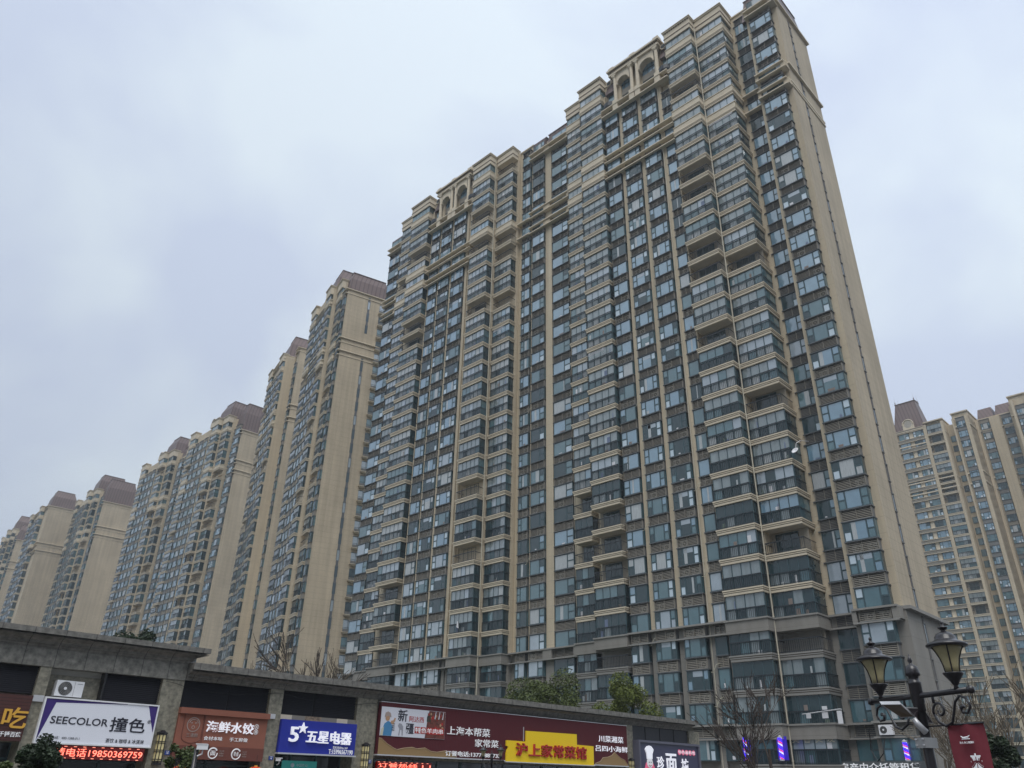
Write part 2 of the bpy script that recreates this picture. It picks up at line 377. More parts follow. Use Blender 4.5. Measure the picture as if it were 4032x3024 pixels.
def T_louvre(w, dp, v, podium=False, lod=0):
    key = ('lou', w, dp, v, podium, lod)
    if key in _tc: return _tc[key]
    mb = MB(); z0, z1 = 1.78, 2.96
    led = 'ledge_dark'
    mb.box(-0.10, w + 0.10, -dp, 0.10, z0, z0 + 0.09, led)
    mb.box(-0.10, w + 0.10, -dp, 0.10, z1 - 0.10, z1, led)
    if lod:
        mb.box(0, w, -dp, -0.02, z0 + .09, z1 - .10, 'slat' if v % 2 else 'box_side'); _tc[key] = mb; return mb
    mb.box(0.02, w - 0.02, -dp, -0.30, z0 + .09, z1 - .10, 'box_dark')
    for x0, x1 in ((-0.01, 0.06), (w - 0.06, w + 0.01), (w * .5 - .025, w * .5 + .025)):
        mb.box(x0, x1, -0.06, 0.02, z0 + .09, z1 - .10, 'slat')
    for x0, x1 in ((0.0, 0.025), (w - 0.025, w)):
        mb.box(x0, x1, -dp, -0.06, z0 + .09, z1 - .10, 'box_side')
    n = 7
    for i in range(n):
        z = z0 + 0.15 + i * (z1 - z0 - 0.30) / (n - 1)
        mb.add([(0.06, 0.0, z - .035), (w - .06, 0.0, z - .035), (w - .06, -0.05, z + .045), (0.06, -0.05, z + .045)], [(0, 1, 2, 3)], 'slat')
    _tc[key] = mb; return mb

def T_ac(lod=0):
    key = ('ac', lod)
    if key in _tc: return _tc[key]
    mb = MB(); mb.box(0, 0.82, -0.30, 0, 0, 0.58, 'ac_white')
    mb.disc_y(0.30, 0.0, 0.29, 0.235, 0.008, 'ac_fan', 12); mb.disc_y(0.30, 0.008, 0.29, 0.06, 0.008, 'ac_white', 8)
    for a in range(3): mb.box(0.07, 0.53, 0.009, 0.015, 0.14 + a * .15, 0.155 + a * .15, 'ac_white')
    mb.box(0.60, 0.80, 0.0, 0.006, 0.10, 0.50, 'box_side')
    _tc[key] = mb; return mb

def T_slab(w, dep, podium=False, lod=0):
    key = ('slab', w, dep, podium, lod)
    if key in _tc: return _tc[key]
    mb = MB(); t = 'trim_grey' if podium else 'trim_beige'
    mb.box(-0.10, w + 0.10, -dep, 0.12, -0.13, 0.0, t)
    mb.box(-0.02, w + 0.02, -dep, 0.03, -0.19, -0.13, 'trim_groove')
    mb.box(-0.06, w + 0.06, -dep, 0.08, -0.29, -0.19, t)
    if not lod:
        mb.box(-0.01, w + 0.01, -dep, 0.02, -0.34, -0.29, 'trim_groove')
    mb.box(0.0, w, -dep, 0.04, -0.54, -0.29 if lod else -0.34, t)
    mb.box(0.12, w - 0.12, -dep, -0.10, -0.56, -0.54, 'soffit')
    _tc[key] = mb; return mb

def T_rail(w, dep, z0=0.0, lod=0, solid=None):
    key = ('rail', w, dep, z0, lod, solid)
    if key in _tc: return _tc[key]
    mb = MB()
    if solid:
        mb.box(-0.02, w + 0.02, -dep, 0.04, 0.0, 0.85, solid); mb.box(-0.08, w + 0.08, -dep, 0.11, 0.85, 0.95, 'trim_grey' if 'grey' in solid else 'trim_beige'); _tc[key] = mb; return mb
    mb.box(0, w, -0.02, 0.045, 1.06, 1.15, 'rail_dark'); mb.box(0, w, -0.01, 0.02, 0.08, 0.14, 'rail_dark')
    for x0, x1 in ((0, 0.04), (w - 0.04, w)):
        mb.box(x0, x1, -dep, -0.02, 1.08, 1.14, 'rail_dark'); mb.box(x0, x1, -dep, -0.02, 0.10, 0.14, 'rail_dark')
    st = 0.19 if not lod else 0.4
    n = max(2, int(w / st))
    for i in range(n + 1):
        x = i * (w - 0.03) / n; b = 0.055 if i % 5 == 0 or lod else 0.028
        mb.box(x, x + b, -0.005, 0.018, 0.0, 1.08, 'rail_dark')
    nd = max(2, int(dep / st))
    for i in range(1, nd):
        y = -dep * i / nd
        mb.box(0.0, 0.02, y, y + 0.02, 0.0, 1.08, 'rail_dark')
    _tc[key] = mb; return mb

def T_glaze(w, dep, v, kind='glazed', low=False, lod=0):
    key = ('glz', w, dep, v, kind, low, lod)
    if key in _tc: return _tc[key]
    r = random.Random(v * 31 + int(w * 10) + 5 * low); mb = MB(); H_ = 2.44
    if kind == 'open':
        dep = min(dep, 1.40)
        mb.box(0.05, w - 0.05, -dep - 0.02, -dep + 0.02, 0.0, 2.42, 'interior')
        a, b = 0.28 * w, 0.86 * w
        mb.box(a, b, -dep + 0.02, -dep + 0.05, 0.0, 2.15, 'glass_dark')
        for i in range(4): x = a + (b - a) * i / 3; mb.box(x - .03, x + .03, -dep + .05, -dep + .07, 0, 2.15, 'frame_dark')
        mb.box(a, b, -dep + .05, -dep + .07, 2.10, 2.16, 'frame_dark')
        _tc[key] = mb; return mb
    z0 = 0.95 if kind == 'solid' else 0.0
    n = 5 if w > 3.9 else (4 if w > 2.8 else 3)
    if lod: n = min(n, 4)
    xs = [w * i / n for i in range(n + 1)]; y = -0.14
    up_g = ['glass_grey'] * 5 + ['glass_pale'] * 3 + ['glass_blue', 'glass_curtain', 'glass_teal']
    if low: up_g = ['glass_dark'] * 4 + ['glass_grey'] * 3 + ['glass_teal', 'glass_pale']  # low floors: panes coloured darker for their weaker sky reflection
    lo_g = ['glass_teal', 'glass_dark', 'glass_grey', 'glass_grey', 'glass_curtain'] if not low else ['glass_teal', 'glass_dark', 'glass_dark', 'glass_dark', 'glass_grey']
    base = r.choice(up_g)
    cz = 1.06
    for i in range(n):
        g = base if r.random() < .7 else r.choice(up_g)
        if kind == 'glazed':
            mb.box(xs[i] + .03, xs[i + 1] - .03, y - .02, y, cz + .03, H_ - .05, g)
            mb.box(xs[i] + .03, xs[i + 1] - .03, y - .02, y, 0.02, cz - .03, r.choice(lo_g))
        else: mb.box(xs[i] + .03, xs[i + 1] - .03, y - .02, y, z0 + .03, H_ - .05, g)
    if not lod:
        for q_ in range(r.choice((0, 1, 2, 3))):
            cx_ = r.uniform(.2, w - .5); zz_ = r.choice((0.05, 0.05, 1.15)); mb.box(cx_, cx_ + r.uniform(.12, .45), y + .001, y + .012, zz_, zz_ + r.uniform(.25, .8), r.choice(['glass_curtain', 'cloth_white', 'clutter_a', 'clutter_b', 'clutter_c']))
    for x in xs: mb.box(x - .045, x + .045, y - .05, y + .02, z0, H_, 'frame_dark')
    mb.box(0, w, y - .05, y + .02, H_ - .10, H_, 'frame_dark')
    if kind == 'glazed': mb.box(0, w, y - .05, y + .02, cz - .03, cz + .03, 'frame_dark')
    for xx, s_ in ((0.0, 1), (w, -1)):
        x0, x1 = sorted((xx + .10 * s_, xx + .12 * s_))
        mb.box(x0, x1, -dep, y - .05, z0, H_ - .05, 'glass_dark' if low or r.random() < .45 else 'glass_teal')
        for q in range(3):
            yy = y - .05 - (dep + y - .05) * q / 2.0
            mb.box(x0 - .02, x1 + .02, yy - .05, yy, z0, H_, 'frame_dark')
        mb.box(x0 - .01, x1 + .01, -dep, y, H_ - .06, H_, 'frame_dark')
        if kind == 'glazed': mb.box(x0 - .01, x1 + .01, -dep, y, cz - .03, cz + .03, 'frame_dark')
    _tc[key] = mb; return mb

class Trim:
    def __init__(s): s.parts = {}
    def box(s, x0, x1, y0, y1, z0, z1, m):
        nm = 'podium_cornice' if z1 < ZK(1) else ('upper_cornice' if z1 < ZK(23) else 'roof_cornice')
        s.parts.setdefault((nm, round((x0 + x1) / 8), round(z1 / 3)), MB()).box(x0, x1, y0, y1, z0, z1, m)
class Tower:
    def __init__(s, name, loc, ang, label, group, lod=0, cap=100):
        s.root = empty(name, (loc[0], loc[1], 0), ang, label, 'apartment tower', group)
        s.lod = lod; s.cap = cap; s.items = {}; s.loc = loc; s.ang = ang; s.wall = MB(); s.mesh_cache = {}
        s.trim = Trim()
    def put(s, kind, mb, loc, sub=None, size=1.0, sc=(1, 1, 1)):
        s.items.setdefault(kind, []).append((mb, loc, sub, size, sc))
    def score(s, loc, size):
        c, n_ = math.cos(s.ang), math.sin(s.ang)
        x = s.loc[0] + loc[0] * c - loc[1] * n_; y = s.loc[1] + loc[0] * n_ + loc[1] * c; z = loc[2] - EYE + 1.2
        cc = M.T @ np.array([x, y, z]); px, py = 2016 - F * cc[0] / cc[2], 1512 + F * cc[1] / cc[2]
        if px < 0 or px > 4032 or py < -20 or py > 3024: return 0.0
        # hidden behind the shop roofs
        if py > 2470 + 0.128 * px and px < 2750: return 0.01 * size
        return size / (x * x + y * y + z * z)
    def bay(s, s0, w, d, dp, ks, kind='three', low_k=-1, ledges=True):
        for k in ks:
            v = RND.randrange(16); low = k < RND.choice((1, 3, 6, 9)); z = ZK(k)
            s.put('window', T_window(w, dp, kind, v, low, 1.78, s.lod), (s0, d, z), None, w * 1.8)
            s.put('louvre_panel', T_louvre(w, dp + 0.02, v % 2, False, s.lod), (s0, d, z), None, w * 1.1)
            if s.lod == 0:
                n_ac = RND.choice((0, 1, 1, 2)); xx = RND.choice((0.12, w * .5 + .05)) if n_ac == 1 else 0.12
                for i in range(n_ac):
                    if xx + .85 < w + .15: s.put('air_conditioner', T_ac(), (s0 + min(xx, w - .9) + 0.02, d - 0.075, z + 1.95), None, 0.5)
                    xx = w * .5 + .08
    def balcony(s, s0, w, d, dep, ks, opens=(), solids=(20, 21, 25), pod=False, kinds=None):
        for k in ks:
            podium = k < -1
            kd = 'open' if k in opens else ('solid' if k in solids else 'glazed'); v = RND.randrange(18); z = ZK(k - 0.07)
            low = k < RND.choice((1, 3, 6, 9))
            subs = [('glazing', T_glaze(w - .1, dep - .1, v, kd, low, s.lod), (0.05, 0, 0))]
            if kd == 'solid': subs.append(('parapet', T_rail(w, dep, 0, s.lod, 'trim_beige'), (0, 0, 0)))
            else: subs.append(('railing', T_rail(w - .1, dep - .1, 0, s.lod), (0.05, 0, 0)))
            s.put('balcony', T_slab(w, dep, podium, s.lod), (s0, d, z), subs, w * 2.9)
    def block(s, s0, s1, d0, d1, k0, k1, m='beige_paint'):
        s.wall.box(s0, s1, d0, d1, ZK(k0) if k0 > -6.2 else 0, ZK(k1), m)
    def finish(s):
        s.wall.obj('wall', s.root)
        for nm, q in s.trim.parts.items(): q.obj(nm[0], s.root)
        for kind, L in s.items.items():
            L = sorted(L, key=lambda t: -s.score(t[1], t[3])); rest = []
            for i, (mb, loc, sub, size, sc) in enumerate(L):
                if i < s.cap:
                    key = id(mb)
                    if key not in s.mesh_cache: s.mesh_cache[key] = mb.mesh(kind)
                    o = link(kind, s.mesh_cache[key], s.root, loc)
                    for sn, smb, sloc in sub or ():
                        k2 = id(smb)
                        if k2 not in s.mesh_cache: s.mesh_cache[k2] = smb.mesh(sn)
                        link(sn, s.mesh_cache[k2], o, sloc)
                else:
                    rest.append((mb, loc, sc))
                    for sn, smb, sloc in sub or (): rest.append((smb, (loc[0] + sloc[0], loc[1] + sloc[1], loc[2] + sloc[2]), (1, 1, 1)))
            if rest: joined({'window': 'windows_far_off', 'louvre_panel': 'louvre_bands', 'air_conditioner': 'air_conditioner_rows', 'balcony': 'balcony_rows', 'slit_window': 'slit_rows'}.get(kind, kind + '_rows'), rest, s.root)

def cornice(mb, s0, s1, d0, d1, k, m='trim_beige', over=0.25, t=0.35, side=True):
    """moulding round a block: back y=d0, front y=d1"""
    z = ZK(k)
    a = over if side else 0
    mb.box(s0 - a, s1 + a, d0, d1 + over, z - t * .35, z, m); mb.box(s0 - a * .6, s1 + a * .6, d0, d1 + over * .6, z - t, z - t * .35 - 0.0, m)

# ---- main tower
def main_tower():
    A0 = (31.834, 64.527); th = math.radians(135.56)
    t = Tower('apartment_tower', A0, th, 'tallest nearest beige apartment tower with grey lower storeys, filling the picture centre', 'beige apartment towers of the estate', 0)
    w = t.wall; g = 'grey_render'; b = 'beige_paint'
    FL = [k for k in range(-1, 26)]; POD = [-2, -3, -4, -5]
    # walls as (s0, s1, front depth, top k)
    segs = [(-0.55, 3.2, -0.7, 25.36), (3.2, 6.3, -1.5, 26.3), (6.3, 9.85, -0.2, 26.3), (9.85, 14.0, 1.0, 26.3), (14.0, 25.0, 1.5, 26.0), (25.0, 29.25, 1.1, 26.3),
            (29.25, 33.6, -0.1, 26.2), (33.6, 38.0, -0.9, 25.9), (38.0, 41.2, -0.7, 25.9), (41.2, 44.1, -0.6, 26.35), (44.1, 47.9, 0.0, 26.3), (47.9, 52.4, 1.3, 26.3),
            (52.4, 63.2, 1.5, 26.0), (63.2, 69.3, 1.2, 26.4), (69.3, 73.5, -0.1, 26.4), (73.5, 78.0, -0.9, 25.36)]
    for i, (a, c, d, k1) in enumerate(segs):
        back = -12.0 if i == 0 else -11.9
        w.box(a, c, -6.0, d, ZK(-1.05), ZK(k1), b)
        w.box(a - (0.25 if i == 0 else 0), c, -6.0, d + 0.22, 0, ZK(-1.05), g)
        tt = t.trim
        if d > -1.4 and i not in (0, 15):
            pass
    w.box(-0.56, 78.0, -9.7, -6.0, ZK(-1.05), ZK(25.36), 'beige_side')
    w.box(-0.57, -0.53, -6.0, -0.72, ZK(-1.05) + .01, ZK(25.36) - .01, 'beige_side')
    w.box(-0.80, 78.0, -9.85, -6.0, 0, ZK(-1.05), g)
    # side wall string courses and podium cap
    for k, o_ in ((-1.0, .42), (21.3, .30), (20.3, .12), (20.1, .12), (25.36, .34)):
        t.trim.box(-0.56 - o_ - (.25 if k == -1 else 0), -0.4, -9.7 - o_ * .6 if k > 0 else -10.1, -0.4, ZK(k) - 0.28, ZK(k), 'trim_grey' if k == -1 else 'trim_beige')
    # pilasters between columns
    for s0, s1, d in ((2.98, 3.32, -0.25), (14.05, 14.2, 1.9), (15.55, 16.15, 1.95), (18.75, 19.4, 1.95), (21.95, 22.55, 1.95), (24.9, 25.1, 1.8), (33.3, 34.0, -0.3), (37.25, 38.45, -0.25), (41.0, 41.4, -0.4),
                      (52.6, 53.0, 1.95), (53.3, 53.8, 1.95), (56.95, 57.4, 1.95), (60.05, 60.45, 1.95), (62.75, 63.1, 1.9), (73.9, 74.7, -0.25)):
        w.box(s0, s1, -1.6, d, ZK(-1.05), ZK(25.3), b); w.box(s0, s1, -1.5, d + .1, 0, ZK(-1.06), g)
    # window columns: s0, w, d, dp, kind
    cols = [(0.1, 2.75, 0, .68, 'three'), (3.55, 1.9, -1.42, .0, 'two'), (14.25, 1.25, 1.95, .42, 'one'), (16.3, 2.35, 2.2, .68, 'three'), (19.5, 2.35, 2.2, .68, 'three'), (22.7, 2.1, 2.15, .6, 'twoR'),
            (32.95 - .0, 0.0, 0, 0, ''), (34.1, 2.95, -0.2, .68, 'two'), (38.55, 2.3, 0, .68, 'two'), (41.5, 1.6, -0.1, .5, 'twoR'),
            (52.95, 0.0, 0, 0, ''), (53.95, 2.85, 2.15, .62, 'three'), (57.5, 2.45, 2.15, .62, 'three'), (60.55, 2.05, 2.1, .55, 'two'), (74.9, 2.95, -0.1, .75, 'two')]
    cols.append((33.0, .0, 0, 0, ''))
    for s0, ww, d, dp, kd in cols:
        if not ww: continue
        inport = 14 < s0 < 24 or 52 < s0 < 63
        ks = [k for k in FL if not (inport and k >= 24)]
        if ww == 1.25: ks = [k for k in range(-1, 23)]
        if s0 == .1 or s0 > 74 or 33 < s0 < 41: ks = [k for k in range(-1, 25)]
        dd = d + .12; ddp = dp
        t.bay(s0, ww, dd - .12, dp, [k for k in ks if k != -1] + [-1], kd)
        t.bay(s0 + .05, ww - .1, d + .22, dp, POD, kd)
        if dp == 0:   # sill bands of the flush column run wider
            for k in range(-4, 26): t.wall.box(3.4, 5.7, -1.55, -1.36, ZK(k) + 1.80, ZK(k) + 1.88, 'ledge_dark')
    # balconies
    bal = [(5.95, 3.9, 1.25, 2.7, (6, 1, 12, -2)), (9.95, 3.95, 2.5, 1.5, (17, 16, 13, 12, 9, 22)), (25.15, 3.9, 2.6, 1.6, (3, 2, 1, -2)), (30.2, 2.6, 1.2, 1.3, (2, 4)),
           (44.25, 3.5, 1.2, 1.4, (19, 16, 20, 25)), (48.05, 4.1, 2.65, 1.5, (3, 6, 16, 22, 20)), (63.5, 4.8, 2.65, 1.6, (2, 0, -1, 17, 16, 22)), (69.6, 3.3, 1.25, 1.4, (21,))]
    for s0, ww, d, dep, op in bal:
        sol = {20, 21, 25} if s0 not in (69.6,) else {20, 21}
        t.balcony(s0, ww, d, dep, [k for k in range(-4, 26) if k != -1] + [-5], op, sol)
        t.balcony(s0, ww, d, dep, [-1], op, ())
        # grey solid band of the podium and roof parapet
        for k, m in ((-1, 'grey_render'), (-4, 'grey_render')):
            w.box(s0 - .12, s0 + ww + .12, d - dep, d + .14, ZK(k) - 1.25, ZK(k) - .69, m)
            w.box(s0 - .12, s0 + ww + .12, d - dep, d + .14, ZK(k) - .69, ZK(k) - .19, m)
            t.trim.box(s0 - .22, s0 + ww + .22, d - dep, d + .26, ZK(k) - .19, ZK(k) - 0.05, 'trim_grey')
        w.box(s0 - .04, s0 + ww + .04, d - dep, d + .06, ZK(26) - .66, ZK(26.42), 'trim_beige')
        cornice(t.trim, s0 - .04, s0 + ww + .04, d - dep - .2, d + .06, 26.5, 'trim_beige', .22, .32)
        t.trim.box(s0 - .1, s0 + ww + .1, d - dep, d + .12, ZK(26) - .02, ZK(26) + .08, 'trim_groove')
        if s0 in (9.95, 25.15, 48.05, 63.5):
            n = int(ww / .35)
            for i in range(n): t.trim.box(s0 + i * ww / n, s0 + i * ww / n + .14, d + .06, d + .22, ZK(26.38) - .14, ZK(26.38), 'trim_groove')
    # low side piers beside balconies
    # podium and upper ledge bands in front of the window columns
    groups = [(-0.35, 3.3, 0.1), (3.3, 5.8, -1.15), (14.0, 25.0, 2.3), (33.2, 41.4, 0.05), (41.4, 44.0, .0), (52.4, 63.2, 2.3), (73.6, 78.25, 0.05)]
    for s0, s1, d in groups:
        for k in (-1, -4):
            t.trim.box(s0 - .1, s1, d - 1.0, d + .38, ZK(k) - .12, ZK(k) + .04, 'trim_grey')
            t.trim.box(s0 - .1, s1, d - 1.0, d + .34, ZK(k) - 1.22, ZK(k) - 1.10, 'trim_grey')
        ks = (21.3, 20.3) if s0 in (-.35, 33.2, 73.6) else (21.02, 20.02)
        if s0 == 33.2: s1 = 41.4
        for k in ks:
            t.trim.box(s0 - .1, s1, d - 1.0, d + .36, ZK(k) - .16, ZK(k), 'trim_beige')
            if s0 not in (3.3, 41.4): t.trim.box(s0 - .1, s1, d - 1.0, d + .32, ZK(k) - 1.16, ZK(k) - 1.02, 'trim_beige')
    # corner piers on the banded storeys
    for s0, s1, d in ((-0.62, 0.05, 0.1), (2.95, 3.35, 0.1), (33.3, 34.0, .1), (37.2, 38.5, .1), (74.0, 74.8, .1)):
        for k in (21.3, 20.3, 25.36): w.box(s0, s1, d - 1, d + .12, ZK(k) - 1.02, ZK(k) - .165, b)
        if s0 != -0.62 or True: w.box(s0, s1, d - 1, d + .25, ZK(-1) - 1.1, ZK(-1) - .13, g); 
    for s0, s1, d in ((-0.62, 3.35, .1), (33.3, 41.4, .1), (73.8, 78.15, .1)):
        for k in (25.36,):
            t.trim.box(s0 - .15, s1, d - 1.0, d + .42, ZK(k) - .18, ZK(k), 'trim_beige'); t.trim.box(s0 - .15, s1, d - 1.0, d + .36, ZK(k) - 1.16, ZK(k) - 1.02, 'trim_beige')
    # roof decks / parapets
    for (a, c, d, k1) in segs[1:15]:
        if (a < 14 < c) : pass
        t.trim.box(a, c, -6.0, d + .15, ZK(k1), ZK(k1) + .22, 'trim_beige')
    # mansards
    def mans(s0, s1, d0, d1, k0, k1, inset=.9):
        rf = MB()
        rf.frus((s0, s1, d0, d1, ZK(k0)), (s0 + inset * .45, s1 - inset * .45, d0 + inset, d1 - inset, ZK(k1)), 'mansard')
        rf.box(s0 + inset * .45 - .1, s1 - inset * .45 + .1, d0 + inset - .1, d1 - inset + .1, ZK(k1), ZK(k1) + .12, 'mansard'); rf.obj('mansard_roof', t.root)
    mans(-0.5, 4.2, -9.6, -0.9, 25.36, 26.95); mans(33.6, 38.2, -9.5, -0.35, 25.38, 26.4, .35); mans(38.3, 41.3, -9.5, -0.2, 25.37, 26.3, .35); mans(73.7, 77.9, -9.6, -1.0, 25.36, 26.75)
    # dormers over the window columns
    for s0, ww, d in ((0.1, 2.75, -.1), (34.1, 2.95, -.3), (38.55, 2.3, -.1), (74.9, 2.9, -.2)):
        rf = MB(); rf.box(s0 - .12, s0 + ww + .12, d - 1.5, d - .03, ZK(25.36), ZK(25.36) + 2.25, 'mansard'); rf.obj('dormer', t.root)
        t.put('window', T_window(ww, 0, 'three' if ww < 2.9 else 'two', 3, False, 1.78, 0), (s0, d, ZK(25.36) + .05), None, 3)
    # portico over columns F,G
    for o in (0.0, 38.0):
        p = MB(); fr = 2.45
        s0, s1 = 15.0 + o, 23.3 + o
        for k in (24.02, 23.6): p.box(13.9 + o, 25.1 + o, 1.2, fr + .35, ZK(k) - .16, ZK(k), 'trim_beige')
        for c in (15.5, 18.75, 19.75, 22.6):
            cx = c + o
            p.box(cx - .42, cx + .42, 1.2, fr + .28, ZK(23.6), ZK(24.25), 'trim_beige')
            p.lathe([(.36, 0), (.36, .12), (.27, .2), (.25, 4.3), (.24, 4.5), (.34, 4.62), (.36, 4.8)], 'trim_beige', 12, (cx, fr - .1, ZK(24.25)))
            p.box(cx - .4, cx + .4, fr - .5, fr + .26, ZK(24.25) + 4.8, ZK(26.02), 'trim_beige')
        # arches
        for a0, a1 in ((15.95, 18.35), (20.15, 22.2)):
            a0 += o; a1 += o; cx = (a0 + a1) / 2; r = (a1 - a0) / 2; zc = ZK(25.25); zt = ZK(26.02)
            pts = [(a0 - .1, zt), (a0 - .1, zc)] + [(cx - r * math.cos(q * math.pi / 12), zc + r * math.sin(q * math.pi / 12)) for q in range(13)] + [(a1 + .1, zc), (a1 + .1, zt)]
            for i in range(1, len(pts) - 2):
                (xa, za), (xb, zb) = pts[i], pts[i + 1]
                if abs(xa - xb) < 1e-6: continue
                p.add([(xa, fr, za), (xb, fr, zb), (xb, fr, zt), (xa, fr, zt), (xa, fr - .9, za), (xb, fr - .9, zb), (xb, fr - .9, zt), (xa, fr - .9, zt)], [(0, 1, 2, 3), (4, 7, 6, 5), (0, 4, 5, 1)], 'trim_beige')
                p.tube([(xa, fr + .05, za), (xb, fr + .05, zb)], .09, 'trim_beige', 5)
            p.box(a0, a1, 1.4, 1.55, ZK(23.6), zt, 'glass_blue')
            for q in range(4): x = a0 + (a1 - a0) * q / 3; p.box(x - .04, x + .04, 1.55, 1.62, ZK(23.6), zt, 'frame_dark')
            for kk in (24.25, 24.62, 25.0, 25.35): p.box(a0, a1, 1.55, 1.63, ZK(kk) - .06, ZK(kk) + .06, 'frame_dark')
            p.box(a0, a1, 1.55, 1.7, ZK(24.62), ZK(25.0), 'slat')
        p.box(s0 - .15, s1 + .15, -.5, fr + .30, ZK(26.02), ZK(26.12), 'trim_beige'); p.box(s0, s1, -.5, fr + .18, ZK(26.12), ZK(26.30), 'trim_beige')
        n = 26
        for i in range(n): x = s0 + (s1 - s0) * i / n; p.box(x, x + .14, fr + .18, fr + .36, ZK(26.26) - .05, ZK(26.30), 'trim_groove')
        p.box(s0 - .35, s1 + .35, -.5, fr + .50, ZK(26.30), ZK(26.40), 'trim_beige')
        for c in (15.2, 19.25, 23.0): p.box(c + o - .45, c + o + .45, fr - .6, fr + .3, ZK(26.40), ZK(26.58), 'trim_beige')
        for c in (13.2, 21.3): p.lathe([(.3, 0), (.3, .2), (.12, .3), (.26, .6), (.3, .8), (.1, 1.1), (.14, 1.2), (.02, 1.6)], 'roof_grey', 8, (c + o, 1.3, ZK(26.5)))
        # swept metal roof flanks with oval window, and bowed balconies
        for c, s_ in ((14.45, 1), (23.9, -1)):
            p.frus((c + o - .75, c + o + .75, 0.0, 2.1, ZK(25.2)), (c + o - .5, c + o + .5, -.8, 1.2, ZK(26.5)), 'mansard')
            p.lathe([(.0, -.2), (.75, -.1), (1.0, .25), (1.05, .9), (1.0, .92), (.95, .3)], 'rail_dark', 14, (c + o, 1.9, ZK(24.02)))
            p.box(c + o - .5, c + o + .5, 1.5, 1.62, ZK(24.1), ZK(25.15), 'glass_teal')
            p.disc_y(c + o, 1.95, ZK(25.9), .5, .15, 'trim_beige', 14); p.disc_y(c + o, 2.1, ZK(25.9), .36, .02, 'box_dark', 14)
        p.obj('portico', t.root)
    # slit windows in the side wall
    for k in range(-4, 25):
        mb = MB(); z = ZK(k); tone = 'slit_dark'
        mb.box(-0.02, 0.0, 0, .42, 0.35, 1.95, 'slit_glass' if k % 3 else 'slit_dark'); mb.box(-.10, 0.02, -.06, .48, 1.95, 2.07, 'box_side'); mb.box(-.10, 0.02, -.06, .48, .25, .35, 'box_side')
        mb.box(-.06, .0, -.05, .0, .35, 1.95, 'box_side'); mb.box(-.06, 0, .42, .47, .35, 1.95, 'box_side')
        mb.box(-.03, 0, 0, .42, 2.07, 3.15, 'slit_dark')
        t.put('slit_window', mb, (-0.57 if k > -2 else -0.81, -4.4, z), None, .5)
    # drainpipes and cables
    for s0, d in ((9.85, 1.42), (47.9, 1.55), (15.95, 2.1), (52.75, 2.0), (33.7, -.1), (73.8, .05)):
        pp = MB(); pp.tube([(s0, d, 0.5), (s0, d, ZK(26.2 if s0 in (9.85, 47.9) else 25.2))], .07 if s0 in (9.85, 47.9) else .045, 'pipe_cream', 6)
        for k in range(-5, 26, 2): pp.tube([(s0, d, ZK(k)), (s0, d, ZK(k) + .12)], .10 if s0 in (9.85, 47.9) else .06, 'pipe_cream', 6)
        pp.obj('drainpipe', t.root)
    for s0, d, ks in ((15.7, 2.25, (-3, -4, 0, 3, 9, 14)), (22.2, 2.3, (-2, 2, 7)), (53.2, 2.2, (0, 1, 5, 8)), (41.2, 0, (2, 9)), (74.4, .1, (-1, 1, 3, 5)), (5.85, -1.1, (-1, 1))):
        for k in ks:
            h_ = MB(); z = ZK(k) + 2.0; x = s0
            h_.tube([(x - .5, d + .0, z + .25), (x - .2, d + .12, z + .15), (x, d + .15, z - .25), (x + .15, d + .12, z - .5), (x + .45, d + .02, z - .45)], .028, 'hose', 5)
            h_.obj('hose', t.root)
    t.finish()
    return t
MT = main_tower()

